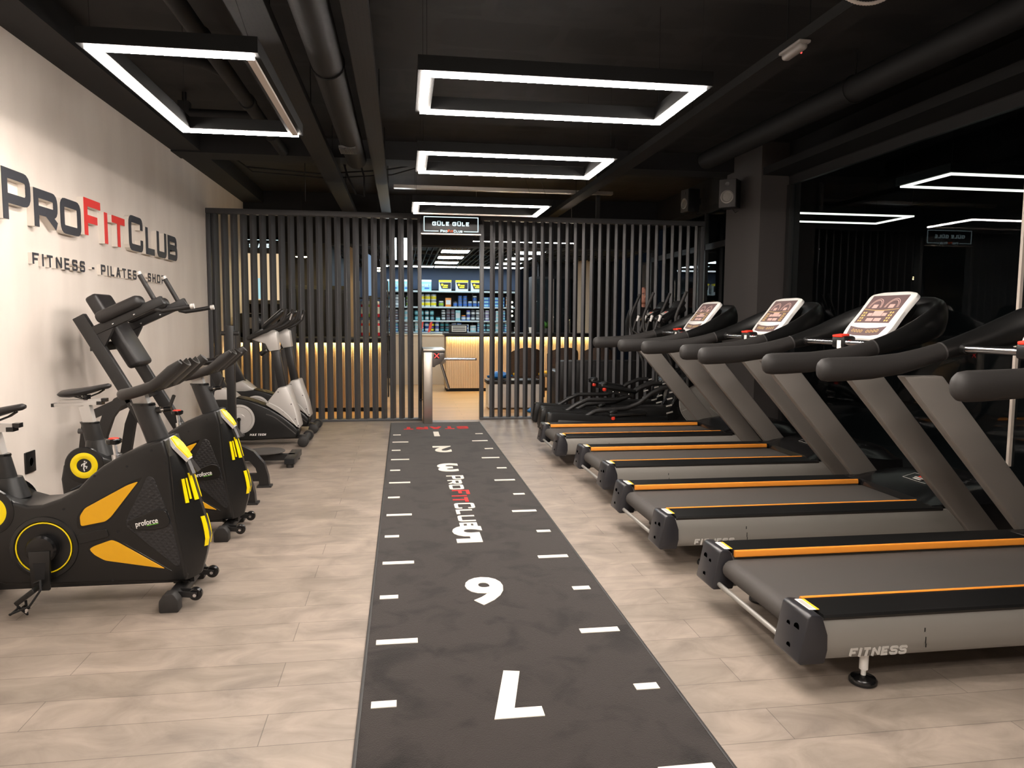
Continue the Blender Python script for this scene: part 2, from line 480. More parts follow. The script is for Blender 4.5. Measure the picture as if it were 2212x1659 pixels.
M_PINK = mat('pink_print', (214, 180, 172), 0.4)
M_GOLD = mat('gold_print', (236, 202, 120), 0.4)
M_REDP = mat('red_plastic', (226, 60, 42), 0.35)
M_STICK = mat('white_sticker', (230, 228, 222), 0.5)
M_STICKY = mat('yellow_sticker', (240, 186, 40), 0.5)
M_LGREY = mat('pale_grey_print', (182, 178, 172), 0.5)
M_DGREY = mat('dark_grey_plastic', (70, 68, 68), 0.45)
M_BEIGE = mat('beige_laminate', (214, 196, 172), 0.5)
M_LED = emis('warm_led', WARM, STRIP)
M_LEDR = emis('row_led', COOL, 7.0)
M_LEDD = emis('imitated_reflection_led', (1.0, 0.93, 0.78), 3.0)  # glow of the added lamps that imitate reflections in the glass
M_LEDC = emis('cool_led', COOL, PANEL)
M_LEDY = emis('yellow_led', (1.0, 0.78, 0.36), 120.0)
M_SIGN = emis('sign_white', (0.72, 0.95, 1.0), 1.6)
M_SIGNR = emis('sign_red', (1.0, 0.16, 0.05), 1.3)
M_REDLED = emis('red_led', (1.0, 0.06, 0.05), 3.0)
M_OFF = mat('unlit_diffuser', (200, 190, 182), 0.5)

def glass_dark():
    """clear reflecting pane of the added dark side room"""
    m = bpy.data.materials.new('night_glass'); m.use_nodes = True
    nt = m.node_tree; nt.nodes.clear()
    o = nt.nodes.new('ShaderNodeOutputMaterial'); mx = nt.nodes.new('ShaderNodeMixShader')
    tr = nt.nodes.new('ShaderNodeBsdfTransparent'); gl = nt.nodes.new('ShaderNodeBsdfGlossy'); fr = nt.nodes.new('ShaderNodeFresnel')
    tr.inputs[0].default_value = (.8, .86, .88, 1); gl.inputs['Roughness'].default_value = 0.01
    fr.inputs[0].default_value = 1.4
    ge = nt.nodes.new('ShaderNodeNewGeometry'); sb = nt.nodes.new('ShaderNodeMath'); sb.operation = 'SUBTRACT'; sb.inputs[0].default_value = 1.0
    mu = nt.nodes.new('ShaderNodeMath'); mu.operation = 'MULTIPLY'
    nt.links.new(ge.outputs['Backfacing'], sb.inputs[1]); nt.links.new(sb.outputs[0], mu.inputs[0]); nt.links.new(fr.outputs[0], mu.inputs[1])
    nt.links.new(mu.outputs[0], mx.inputs[0]); nt.links.new(tr.outputs[0], mx.inputs[1]); nt.links.new(gl.outputs[0], mx.inputs[2])
    nt.links.new(mx.outputs[0], o.inputs[0])
    return m
M_GLASS = glass_dark()
# ------------------------------------------------------------------ room shell
XL, XR, YB, YP, YF, ZC = -2.42, 4.22, -3.0, 9.8, 17.4, 3.3
struct(MB().bb(XL-.1, XR+.1, YB, YP-.04, -.1, 0).build('floor', M_FLOOR))
struct(MB().bb(-3.6, 5.6, YP-.04, YF, -.1, 0).build('floor.001', M_OAK))
struct(MB().bb(XL-.1, XR+.2, YB, 12.0, ZC, ZC+.1).build('ceiling', M_CEIL))
struct(MB().bb(XL-.1, XL, YB, 12.3, 0, ZC).build('wall_left', M_WALL))
struct(MB().bb(XL, XR, YB-.1, YB, 0, ZC).build('wall_back', M_WALL))
struct(MB().bb(XL, XL+.30, YB, 12.0, 3.115, ZC).build('trim_1', M_DEEP))
struct(MB().bb(XL, XR, 8.42, 8.78, 3.1, ZC).build('trim_2', M_DEEP))
struct(MB().bb(XR, XR+.15, YB, 17.4, 2.93, ZC).build('wall_right', M_DEEP))
struct(MB().bb(3.9, XR+.15, 7.73, 8.6, 0, ZC).build('wall_right_pillar', mat('pillar_grey_paint', (62, 58, 57), 0.6)))
struct(MB().bb(XR-.30, XR, YB, 7.73, 2.94, 3.02).build('trim_3', M_DUCT))
struct(MB().bb(XL, XL+.012, YB, 12.2, 0, .07).build('baseboard_left', mat('beige_skirting', (196, 184, 170), 0.5)))

def window(n, y0, y1, z0, z1, bars=(), trans=()):
    w = struct(MB().bb(XR, XR+.05, y0, y1, z1, z1+.09).bb(XR, XR+.05, y0, y1, 0, z0).bb(XR-.02, XR+.05, y0, y0+.07, 0, z1)
               .bb(XR-.02, XR+.05, y1-.07, y1, 0, z1).build('window_%d' % n, M_FRAME))
    MB().bb(XR+.01, XR+.03, y0+.06, y1-.06, z0, z1).build('pane', M_GLASS, w)
    for b in bars: MB().bb(XR-.015, XR+.035, b-.03, b+.03, z0, z1).build('mullion', M_FRAME, w)
    for (a, b, z) in trans: MB().bb(XR-.015, XR+.035, a, b, z-.04, z+.04).build('transom', M_FRAME, w)
    return w
w1 = window(1, YB, 7.72, .08, 2.84)
MB().bb(XR-.012, XR+.012, 4.53, 4.553, .34, 2.84).build('pale_edge_strip', mat('pale_strip', (226, 214, 202), 0.4), w1)  # pale upright strip on the pane
w2 = window(2, 8.6, 17.4, .08, 2.84, bars=(9.95, 12.2, 14.6), trans=((8.66, 9.95, 2.37), (9.95, 12.2, 2.37)))

# ------------------------------------------------------------------ lamps
M_HOUS = mat('lamp_housing_black', (8, 8, 8), .7, spec=.2)
def frame_lamp(x0, x1, y0, y1, label, off=(), led=None):
    t = thing('frame_lamp', (x0, y0, 2.585), label, 'ceiling lamp', 'rectangular frame lamps')
    w, d = x1-x0, y1-y0; s = .036; h = .09; g = .026; dz = .015
    hb = MB()
    hb.bb(-g, w+g, -g, s+g, dz, h).bb(-g, w+g, d-s-g, d+g, dz, h).bb(-g, s+g, s+g, d-s-g, dz, h).bb(w-s-g, w+g, s+g, d-s-g, dz, h)
    hb.build('lamp_housing', M_HOUS, t, smooth=False)
    for k, (a, b, c, f) in enumerate(((0, w, 0, s), (0, w, d-s, d), (0, s, s, d-s), (w-s, w, s, d-s))):
        MB().bb(a, b, c, f, 0, dz+.001).build('diffuser', M_OFF if k in off else (led or M_LED), t, smooth=False)
    for (x, y) in ((.02, .02), (w-.02, .02), (.02, d-.02), (w-.02, d-.02)):
        top = x-.2 if (off and x > .4) else x
        MB().cyl((x, y, h-.005), (top, y, ZC-2.585), .0012, n=6).build('suspension_wire', M_CEILM, t)
    return t
frame_lamp(.111, 1.626, 3.882, 4.608, 'lit rectangular frame lamp over the mat, nearest of the three in the middle row')
frame_lamp(.143, 1.639, 5.694, 6.461, 'lit rectangular frame lamp over the mat, second of the middle row')
frame_lamp(.137, 1.615, 8.147, 8.95, 'frame lamp just above the goodbye sign, farthest of the middle row', off=(1,))
frame_lamp(-1.449, -.697, 3.773, 5.332, 'frame lamp near the beige wall with one unlit side', off=(3,))
frame_lamp(.10, 1.61, 1.75, 2.48, 'lit rectangular frame lamp overhead, just out of view above the mat')
frame_lamp(.10, 1.61, -.6, .13, 'lit rectangular frame lamp behind the viewer over the mat')
frame_lamp(-1.449, -.697, .2, 1.75, 'lit rectangular frame lamp near the beige wall, behind the viewer', off=(3,))

# added dark room and two added lamps beyond the glass, imitating lamp reflections
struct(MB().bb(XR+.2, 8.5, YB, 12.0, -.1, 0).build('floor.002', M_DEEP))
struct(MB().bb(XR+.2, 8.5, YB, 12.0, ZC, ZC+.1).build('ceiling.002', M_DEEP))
struct(MB().bb(8.5, 8.6, YB, 12.0, 0, ZC).build('wall_added_room', M_DEEP))
struct(MB().bb(XR+.15, 8.5, 12.0, 12.1, 0, ZC).build('wall_added_room_far', M_DEEP))
frame_lamp(4.56, 6.07, 5.69, 6.33, 'added frame lamp imitating a reflection in the window glass, upper right of the photo', led=M_LEDD)
frame_lamp(4.50, 5.99, 8.03, 8.74, 'added frame lamp imitating a reflection in the window glass above the slat reflection', led=M_LEDD)

# ------------------------------------------------------------------ ceiling services
def perforated():
    m = bpy.data.materials.new('perforated_black_metal'); m.use_nodes = True
    nt = m.node_tree; b = nt.nodes['Principled BSDF']; L = nt.links
    tc = nt.nodes.new('ShaderNodeTexCoord'); mp = nt.nodes.new('ShaderNodeMapping')
    mp.inputs['Rotation'].default_value[2] = pi/2
    L.new(tc.outputs['Object'], mp.inputs[0])
    br = nt.nodes.new('ShaderNodeTexBrick'); br.inputs['Scale'].default_value = 1
    br.inputs['Brick Width'].default_value = .05; br.inputs['Row Height'].default_value = .028; br.inputs['Mortar Size'].default_value = .010
    br.inputs['Mortar Smooth'].default_value = 0.0
    br.inputs['Color1'].default_value = (.006, .006, .006, 1); br.inputs['Color2'].default_value = (.008, .008, .008, 1)
    br.inputs['Mortar'].default_value = rgb(28, 26, 25)
    L.new(mp.outputs[0], br.inputs['Vector']); L.new(br.outputs['Color'], b.inputs['Base Color'])
    b.inputs['Roughness'].default_value = .6; b.inputs['Metallic'].default_value = .0; b.inputs['Specular IOR Level'].default_value = .3
    return m
M_PERF = perforated()
def tray(x0, x1, z, y0, y1, label):
    t = thing('cable_tray', ((x0+x1)/2, y0, z), label, 'cable tray', 'perforated cable trays')
    w = (x1-x0)/2; L = y1-y0
    MB().bb(-w, w, 0, L, 0, .003).build('tray_base', M_PERF, t, smooth=False)
    for s in (-1, 1):
        MB().bb(s*w-.0015, s*w+.0015, 0, L, .003, .06).build('tray_side', M_CEILM, t, smooth=False)
    for k in range(1, int(L/1.8)):
        MB().cyl((-w+.005, k*1.8, .05), (-w+.005, k*1.8, ZC-z), .004, n=6).cyl((w-.005, k*1.8, .05), (w-.005, k*1.8, ZC-z), .004, n=6).build('hanger_rod', M_CEILM, t)
    return t
tray(-.89, -.69, 2.95, YB+.05, 11.9, 'wide black perforated cable tray between the wall lamp and the ribbed duct')
tray(-.305, -.166, 2.95, YB+.05, 11.9, 'narrow black perforated cable tray right of the ribbed duct')
tray(2.27, 2.42, 2.95, YB+.05, 11.9, 'black perforated cable tray running over the treadmills')
# cross tray of bare metal beyond the beam
t = thing('cable_tray', (-.1, 9.72, 3.02), 'bare metal cable channel crossing the ceiling above the door', 'cable tray')
MB().bb(0, 2.9, 0, .10, 0, .003).build('tray_base', M_BRUSH, t, smooth=False)
MB().bb(0, 2.9, -.002, 0, .0, .04).build('tray_side', M_BRUSH, t, smooth=False)

def duct(name, a, b, r, label, step=.045, m=None):
    a, b = Vector(a), Vector(b); L = (b-a).length; d = (b-a)/L
    t = thing(name, a, label, 'duct')
    n = int(L/step); path = []; rad = []
    for i in range(n*2+1):
        path.append(d*(L*i/(2*n))); rad.append(r if i % 2 else r-.006)
    MB().tube(path, rad, n=22).build('duct_tube', m or M_FRAME, t, ang=60)
    for k in range(1, int(L/2.2)+1):
        p = d*(k*2.0)
        MB().ring(tuple(p), r+.004, .004, ax='y', n=24, m=6).cyl(p+Vector((0, 0, r)), p+Vector((0, 0, ZC-a.z)), .005, n=6).build('hanger_band', M_CEILM, t)
    return t
d1 = duct('ventilation_duct', (-.49, YB+.05, 3.0), (-.465, 8.0, 3.0), .105, 'ribbed round black air duct ending above the partition', m=mat('duct_black_paint', (18, 17, 16), .62, spec=.3))
g = MB().box((-.0, 10.12-.05, -.098), (.15, .26, .02))
for k in range(9): g.box((-.064+k*.016, 10.07, -.111), (.006, .22, .01))
g.build('vent_grille', M_DGREY, d1, smooth=False)
duct('ventilation_duct', (3.50, YB+.05, 3.02), (3.16, 7.5, 3.02), .095, 'ribbed round black air duct along the window side', m=M_DUCT)
t = thing('drain_pipe', (-1.25, 2.6, 3.12), 'smooth black drain pipe with couplings above the wall lamp', 'pipe')
MB().cyl((0, 0, 0), (0, 5.7, 0), .055).build('pipe_run', M_CEILM, t)
for y in (.9, 2.5, 3.9, 5.0): MB().cyl((0, y-.045, 0), (0, y+.045, 0), .066).build('coupling', M_CEILM, t)
MB().tube([(0, 3.2, 0), (-.12, 2.95, 0), (-.3, 2.85, 0), (-.62, 2.85, 0)], .04).build('pipe_branch', M_CEILM, t)
MB().cyl((0, 4.35, 0), (-.75, 4.35, 0), .045).build('pipe_branch', M_CEILM, t)
MB().box((-.62, 4.35, .05), (.09, .09, .1)).cyl((-.62, 4.35, .1), (-.62, 4.35, .18), .02).build('pipe_bracket', M_CEILM, t)
for (xx, yy, l) in ((-1.9, 10.6, 'thin black sagging cables hung from the ceiling behind the partition'),):
    t = thing('ceiling_cable', (XL+.3, 9.2, 3.2), l, 'cable')
    MB().tube([(0, -.4, .09), (.1, 0, .06), (.25, .35, -.02), (1.1, .42, -.06), (1.9, .36, .0), (2.3, .4, .09)], .010, n=6).build('cable', M_DEEP, t)
    MB().tube([(0, -.3, .09), (.15, .1, .04), (.3, .42, -.06), (1.2, .48, -.1), (2.0, .42, -.04), (2.4, .45, .09)], .008, n=6).build('cable', M_DEEP, t)
t = thing('hanging_cable', (-.72, 9.45, ZC), 'loop of black cable hanging beside the wide tray', 'cable')
MB().tube([(0, 0, 0), (.06, 0, -.2), (.16, .02, -.42), (.26, .02, -.44), (.26, .02, -.2), (.2, 0, 0)], .012, n=8).build('cable', M_DEEP, t)
t = thing('sprinkler', (-1.15, 9.3, ZC), 'black ceiling rose with a drop rod near the partition', 'ceiling fitting')
MB().lathe([(.045, 0), (.045, -.03), (.02, -.05)], (0, 0, 0), n=16).build('rose', M_BLACK, t)
MB().cyl((0, 0, -.05), (0, 0, -.55), .004, n=6).build('rod', M_BLACK, t)
# flexible conduit and emergency lamp
t = thing('flexible_conduit', (2.22, 3.42, 2.965), 'pale ribbed flexible conduit looping down from the ceiling at the upper edge', 'conduit')
pp = []; rr = []
for k in range(91):
    a = pi*k/90
    pp.append((-.22*cos(a)+.0, 0, .14-.22*sin(a))); rr.append(.010 if k % 2 else .0075)
MB().tube(pp, rr, n=10).build('conduit_tube', mat('conduit_grey', (196, 186, 178), .5), t)
MB().cyl((-.22, 0, .14), (-.22, 0, ZC-2.965), .014, n=8).build('conduit_end', M_FRAME, t)
t = thing('emergency_lamp', (2.275, 4.16, 2.95), 'oval grey emergency lamp with a red indicator under the right cable tray', 'emergency lamp')
MB().box((0, 0, -.010), (.075, .24, .02), bev=.009).build('base', mat('lamp_cover_grey', (140, 134, 130), .5), t)
MB().box((0, 0, -.032), (.055, .215, .04), bev=.018, seg=3).build('lens', mat('lamp_cover_grey', (140, 134, 130), .5), t)
MB().ball((.022, -.04, -.049), (.005, .006, .006), 8, 6).build('indicator', M_REDLED, t)
# a black post between the ceiling and the partition
t = thing('ceiling_post', (2.62, 9.83, 2.7), 'slim black post standing on the partition up to the ceiling', 'post')
MB().bb(-.025, .025, -.025, .025, 0, ZC-2.7).build('post_tube', M_FRAME, t, smooth=False)
# loudspeakers
def speaker(loc, rz, label):
    t = thing('loudspeaker', loc, label, 'loudspeaker', 'wall loudspeakers', rz=rz)
    MB().box((0, 0, 0), (.20, .18, .32), bev=.012).build('cabinet', M_PLAST, t)
    MB().box((0, -.092, 0), (.19, .012, .31), bev=.004).build('front_panel', mat('speaker_front', (56, 54, 54), .55), t)
    MB().lathe([(.075, 0), (.075, -.008), (.062, -.012), (.05, 0), (.012, .012), (.012, .0)], (0, -.098, -.04), ax='y').build('woofer', M_STEEL, t)
    MB().lathe([(.026, 0), (.026, -.006), (.01, -.002)], (0, -.098, .10), ax='y').build('tweeter', M_DGREY, t)
    MB().box((0, .12, 0), (.05, .07, .08)).build('wall_bracket', M_BLACK, t)
    MB().tube([(.02, .05, -.16), (.04, .09, -.20), (.06, .14, -.17)], .004, n=6).build('speaker_cable', M_DEEP, t)
speaker((3.72, 8.12, 2.79), radians(-42), 'black loudspeaker with a pale cone on the grey pillar')
speaker((4.02, 10.05, 3.02), radians(-80), 'black loudspeaker seen side on beyond the grey pillar, above the window')

# ------------------------------------------------------------------ raised wall lettering
def wall_letter(ch, y, w, h, z, face, label, group, t=.06, th=.048):
    o = thing('wall_letter', (XL, y, z), label, 'sign letter', group)
    gw = G[ch][0]; wk = w/(gw*h) if gw else 1.0
    T = lambda u, v, k: (k, u, v)
    mb = MB(); glyph(mb, ch, h, t, th-.004, T, 0, wk, 0, .17); mb.build('letter_body', M_LWHITE, o, smooth=False)
    T2 = lambda u, v, k: (th-.004+k, u, v)
    mb = MB(); glyph(mb, ch, h, t, .004, T2, 0, wk, 0, .17); mb.build('letter_face', face, o, smooth=False)
    return o
for ch, y, w, h, c in (('P', 4.90, .34, .31, 0), ('R', 5.284, .33, .25, 0), ('O', 5.66, .33, .25, 0), ('F', 6.055, .32, .31, 1), ('I', 6.436, .06, .25, 1),
                       ('T', 6.58, .31, .25, 1), ('C', 6.972, .35, .31, 0), ('L', 7.40, .26, .25, 0), ('U', 7.72, .29, .25, 0), ('B', 8.06, .31, .25, 0)):
    wall_letter(ch, y, w, h, 1.938, M_RED if c else M_LDARK,
                'large %s letter %s of the club name on the beige wall' % ('red' if c else 'dark', ch), 'club name letters on the wall')
txt = 'FITNESS - PILATES - SHOP'
hh = .082; nat = []
x = 0
for ch in txt:
    if ch == ' ': x += .07; continue
    w = (G[ch][0]*hh*1.05) if G[ch][0] else .016
    nat.append((ch, x, w)); x += w+.040
k = 2.70/(x-.040)
cnt = {}
ordn = ['first', 'second', 'third', 'fourth']
words = 'FITNESS', '-', 'PILATES', '-', 'SHOP'
seq = [(wd, i) for wd in words for i in range(len(wd))]
for (ch, xx, w), (wd, i) in zip(nat, seq):
    if ch == '-':
        cnt['-'] = cnt.get('-', 0)+1
        lab = 'small dark dash between the words %s on the beige wall' % ('FITNESS and PILATES' if cnt['-'] == 1 else 'PILATES and SHOP')
    else:
        same = wd.count(ch)
        which = '' if same == 1 else (['first ', 'second '][wd[:i].count(ch)])
        lab = 'small dark %sletter %s in the word %s on the beige wall' % (which, ch, wd)
    wall_letter(ch, 5.27+xx*k, w*k, hh, 1.684, M_LDARK, lab, 'small letters below the club name', t=.016, th=.03)

t = thing('power_socket', (XL, 5.15, .40), 'black wall socket low on the beige wall behind the near spin bike', 'socket')
MB().box((.006, 0, 0), (.012, .13, .14), bev=.004).build('cover_plate', M_PLAST, t)
MB().lathe([(.032, 0), (.032, .004), (.028, .004), (.026, -.004)], (.012, .0, 0), ax='x').build('outlet', M_DEEP, t)

# ------------------------------------------------------------------ track mat
mt = thing('track_mat', (.413, 4.4, 0), 'long black training mat with white numbers and marks down the middle of the floor', 'mat')
MB().bb(-.57, .572, -5.0, 5.1, 0, .010, bev=.004).build('mat_surface', M_TURF, mt)
for x0, x1 in ((-.573, -.560), (.562, .575)):
    MB().bb(x0, x1, -5.0, 5.1, 0, .0125, bev=.003).build('edge_binding', M_RUBBER, mt)
def mark(mb, name, m=M_MARK): return mb.build(name, m, mt, smooth=False)
ZM = .0095
for i in range(0, 10):
    Y = 7.9886-i-4.4
    if Y < -4.9: break
    for x in (-.117-.413, .9216-.1713-.413): mark(MB().bb(x, x+.1713, Y-.022, Y+.022, ZM, .0125), 'distance_mark')
for i in range(0, 10):
    Y = 8.4886-i-4.4
    if Y < -4.9: break
    for x in (-.117-.413, .9216-.0876-.413): mark(MB().bb(x, x+.0876, Y-.022, Y+.022, ZM, .0125), 'distance_mark')
def matT(cx, cy, w, h):
    """letters seen the right way up from the far end"""
    return lambda u, v, k: (cx+w/2-u-.413, cy+h/2-v-4.4, ZM+k)
for ch, cy in (('2', 7.505), ('3', 6.56), ('5', 4.48), ('6', 3.515), ('8', 1.5), ('9', .5)):
    mb = font_mesh(ch, .47, .003, matT(.397, cy, .19, .33), bold=.018, width=.19)
    mark(mb, 'distance_number')
for ch, cy in (('1', 8.52), ('7', 2.505)):
    mb = MB(); w = .10 if ch == '1' else .185
    glyph(mb, ch, .33, .062, .003, matT(.397, cy, w, .33), 0, w/(G[ch][0]*.33), 0, 0)
    mark(mb, 'distance_number')
mb = MB(); word(mb, 'START', .2, .042, .003, matT(.397, 9.0, .8, .2), gap=.10, wk=.84); mark(mb, 'start_lettering', M_REDT)
def side(u0, hh_):
    return lambda u, v, k: (.36+v-.413, 6.21-u-4.4, ZM+k)
x = 0
for ch, h, c in (('P', .145, 0), ('R', .115, 0), ('O', .115, 0), ('F', .145, 1), ('I', .115, 1), ('T', .115, 1), ('C', .145, 0), ('L', .115, 0), ('U', .115, 0), ('B', .115, 0)):
    mb = MB(); a = glyph(mb, ch, h, .026, .003, side(x, h), x, 1.17*(.145 if G[ch][0] else .145)/h*.98, 0, .15)
    x += a+.033
    mark(mb, 'name_lettering', M_REDT if c else M_MARK)

# ------------------------------------------------------------------ slatted partition
TH = radians(28)
def partition(x0, x1, label, n, ends, first, st):
    t = thing('slatted_partition', (x0, YP, 0), label, 'partition', 'slatted partitions')
    w = x1-x0
    MB().bb(0, w, -.055, .055, 2.640, 2.705, bev=.004).build('top_rail', M_SLAT, t)
    MB().bb(0, w, -.055, .055, 0, .03, bev=.003).build('bottom_rail', M_SLAT, t)
    for e in ends: MB().bb(e-.025-x0, e+.025-x0, -.055, .055, .03, 2.635, bev=.004).build('end_post', M_SLAT, t)
    src = MB().box((0, 0, 1.337), (.042, .092, 2.625), bev=.004, seg=1).build('slat', M_SLAT, t)
    for k in range(n):
        o = src if k == 0 else src.copy()
        if k: COL.objects.link(o); o.parent = t
        o.location = (first-x0+k*st, 0, 0); o.rotation_euler = (0, 0, -TH)
    return t
partition(XL+.002, .25, 'anthracite slatted partition left of the doorway', 22, (XL+.03, .225), -2.322, .1154)
partition(1.018, 4.12, 'anthracite slatted partition right of the doorway, behind the treadmills', 26, (1.043, 4.095), 1.187, .1133)
t = thing('goodbye_sign', (.634, YP-.05, 2.455), 'dark illuminated sign with goodbye words over the doorway', 'sign')
MB().bb(-.384, .384, -.03, .03, 0, .225, bev=.004).build('sign_box', mat('sign_face', (40, 38, 38), .4), t)
MB().bb(-.39, .39, -.034, .034, -.014, 0).build('sign_lower_rail', M_BRUSH, t, smooth=False)
MB().bb(-.384, .384, .02, .09, .0, .24).build('sign_back_rail', M_SLAT, t, smooth=False)
bd = MB(); yb = -.033
bd.bb(-.355, .355, yb, yb+.004, .205, .214).bb(-.355, -.346, yb, yb+.004, .028, .206).bb(.346, .355, yb, yb+.004, .028, .206)
bd.bb(-.355, -.165, yb, yb+.004, .024, .033).bb(.165, .355, yb, yb+.004, .024, .033)
bd.build('lit_border', M_SIGN, t, smooth=False)
T = lambda u, v, k: (-.245+u, -.030-k, .098+v)
mb = MB(); e = word(mb, 'GÜLE GÜLE', .05, .012, .003, T, gap=.24, wk=1.12); mb.build('lit_lettering', M_SIGN, t, smooth=False)
x = 0
for grp, m in (('PRO', M_SIGN), ('FIT', M_SIGNR), ('CLUB', M_SIGN)):
    T = lambda u, v, k: (-.14+u, -.030-k, .014+v)
    mb = MB(); x = word(mb, grp[0], .034, .0075, .003, T, gap=.2, wk=1.0, x=x)+.006
    x = word(mb, grp[1:], .027, .0065, .003, T, gap=.2, wk=1.0, x=x)+.006
    mb.build('club_lettering', m, t, smooth=False)
t = thing('hanging_strap', (.232, YP-.065, .27), 'black strap with a ring hanging on the left side of the doorway', 'strap')
MB().bb(-.02, .02, -.006, .006, .03, .95, bev=.003).build('strap_band', M_PLAST, t)
MB().ring((0, 0, .012), .018, .004, ax='y', n=20, m=6).build('strap_ring', M_GLOSS, t)

# ------------------------------------------------------------------ treadmill
def rounded(pts, r=.02, n=5):
    out = []; m = len(pts)
    for i in range(m):
        a, b, c = Vector(pts[i-1]), Vector(pts[i]), Vector(pts[(i+1) % m])
        d1 = (a-b); d2 = (c-b); rr = min(r, d1.length*.45, d2.length*.45); d1.normalize(); d2.normalize()
        p1, p2 = b+d1*rr, b+d2*rr
        for k in range(n+1):
            t_ = k/n; q = p1*(1-t_)**2+b*2*t_*(1-t_)+p2*t_*t_; out.append((q.x, q.y))
    return out

def make_treadmill():
    t = thing('treadmill', (1.30, 2.83, 0), '', 'treadmill', 'treadmills in the row')
    for s in (-1, 1):
        p = MB().prism([(s*.30, .122), (s*.44, .122), (s*.454, .14), (s*.459, .18), (s*.459, .225), (s*.452, .268), (s*.446, .276), (s*.30, .276)], 'x', .195, 2.02).build('side_panel', M_STEEL, t)
        if s < 0:
            T = lambda u, v, k: (.30+u, -.456-k-.002*max(0, 1-v/.02), .131+v)
            mb = MB(); word(mb, 'FITNESS', .032, .0085, .003, T, gap=.18, wk=1.15, slant=.28, rad=.2)
            mb.build('panel_lettering', M_LGREY, p, smooth=False)
            mb = MB()
            for (a, b, c, d) in ((.60, .604, .21, .225), (.606, .609, .165, .19), (.608, .611, .15, .164)): mb.bb(a, b, -.4605, -.4585, c, d)
            mb.build('scratch_mark', M_DEEP, p, smooth=False)
        sec = [(s*.292, .272), (s*.452, .272), (s*.456, .282), (s*.45, .291)]
        for k in range(12): sec += [(s*(.444-k*.0122), .2935), (s*(.438-k*.0122), .2905)]
        sec += [(s*.292, .2935)]
        MB().prism(sec, 'x', .20, 1.80).build('foot_rail', M_PLAST, t, ang=20)
        MB().prism(rounded([(s*.272, .266), (s*.292, .266), (s*.293, .297), (s*.276, .297)], .006, 3), 'x', .205, 1.755).build('orange_trim', M_ORANGE, t)
        cp = MB().prism([(.098, .124), (.108, .114), (.203, .114), (.214, .165), (.212, .222), (.190, .286), (.180, .297), (.145, .299), (.131, .290)], 'y', s*.283, s*.466, bev=.009).build('rear_cap', mat('cap_black_plastic', (40, 40, 44), .32), t)
        hb = MB()
        for (yy, zz, r) in ((.41, .232, .018), (.355, .226, .012), (.385, .155, .013)):
            xx = .098+(zz-.124)*.2
            hb.cyl((xx-.0004, s*yy, zz), (xx+.03, s*yy, zz), r, n=14)
        hb.build('bolt_hole', mat('hole_black', (2, 2, 2), 1, spec=0), cp)
        MB().box((.180, s*.36, .2972), (.028, .105, .0016), ry=0).build('warning_sticker', M_STICK, cp, smooth=False)
        MB().box((.200, s*.36, .2972), (.012, .105, .0016)).build('sticker_stripe', M_STICKY, cp, smooth=False)
        MB().bb(.172, .19, s*.36-.04, s*.36+.04, .2979, .2983).build('sticker_print', M_LGREY, cp, smooth=False)
        for xx in (.40, 1.85):
            ft = MB().lathe([(.046, 0), (.05, .004), (.05, .016), (.044, .024), (.016, .030), (.012, .032)], (xx, s*.405, 0)).build('levelling_foot', M_GLOSS, t)
            MB().cyl((xx, s*.405, .03), (xx, s*.405, .06), .009, n=12).cyl((xx, s*.405, .055), (xx, s*.405, .125), .016, n=14).build('foot_rod', M_WHITE, ft)
        a, b = (.425, .488) if s > 0 else (-.488, -.425)
        MB().prism([(1.965, .13), (2.165, .13), (1.335, 1.085), (1.118, 1.085)], 'y', a, b, bev=.010).build('upright', M_UPR, t)
        # padded handrail: thick rounded bar rising towards the console
        hp = [(.672, 1.118), (.680, 1.118), (.695, 1.118), (.725, 1.118), (.80, 1.120), (.95, 1.127), (1.10, 1.146), (1.22, 1.176), (1.325, 1.207)]
        hr = [(.012, .018), (.028, .040), (.036, .053), (.041, .058), (.042, .058), (.042, .056), (.041, .053), (.040, .048), (.039, .044)]
        MB().tube([(x, s*.44, z) for x, z in hp], hr, n=20, up=(0, 0, 1)).build('handrail', M_RUBBER, t, ang=60)
        MB().tube([(1.322, s*.44, 1.206), (1.330, s*.44, 1.209)], [(.0405, .0455)]*2, n=20, up=(0, 0, 1)).build('handrail_trim', M_DGREY, t)
        # console arm sweeping up and round behind the console
        cp_ = [(1.328, .44, 1.208), (1.42, .438, 1.232), (1.52, .43, 1.262), (1.62, .412, 1.297), (1.71, .382, 1.330), (1.79, .335, 1.358), (1.85, .27, 1.378), (1.885, .18, 1.39), (1.90, .08, 1.395), (1.902, -.002, 1.396)]
        cr_ = [(.039, .044), (.042, .052), (.044, .062), (.046, .075), (.047, .088), (.048, .098), (.048, .105), (.048, .108), (.048, .108), (.048, .108)]
        MB().tube([(x, s*y, z) for x, y, z in cp_], cr_, n=20, up=(0, 0, 1)).build('console_arm', M_GLOSS if False else M_PLAST, t, ang=60)
    rb = [(1.95, .20), (1.95, .258), (.20, .258)]
    for k in range(1, 9):
        a = pi/2+pi*k/8; rb.append((.186+.044*cos(a), .214+.044*sin(a)))
    rb += [(.30, .185), (1.9, .185)]
    MB().prism(rb, 'y', -.268, .268).build('running_belt', M_BELT, t, ang=30)
    MB().bb(.26, 2.0, -.29, .29, .125, .183).build('deck', M_DEEP, t, smooth=False)
    MB().cyl((.135, -.30, .140), (.135, .30, .140), .011, n=12).build('rear_crossbar', M_STEEL, t)
    # motor hood
    secs = []
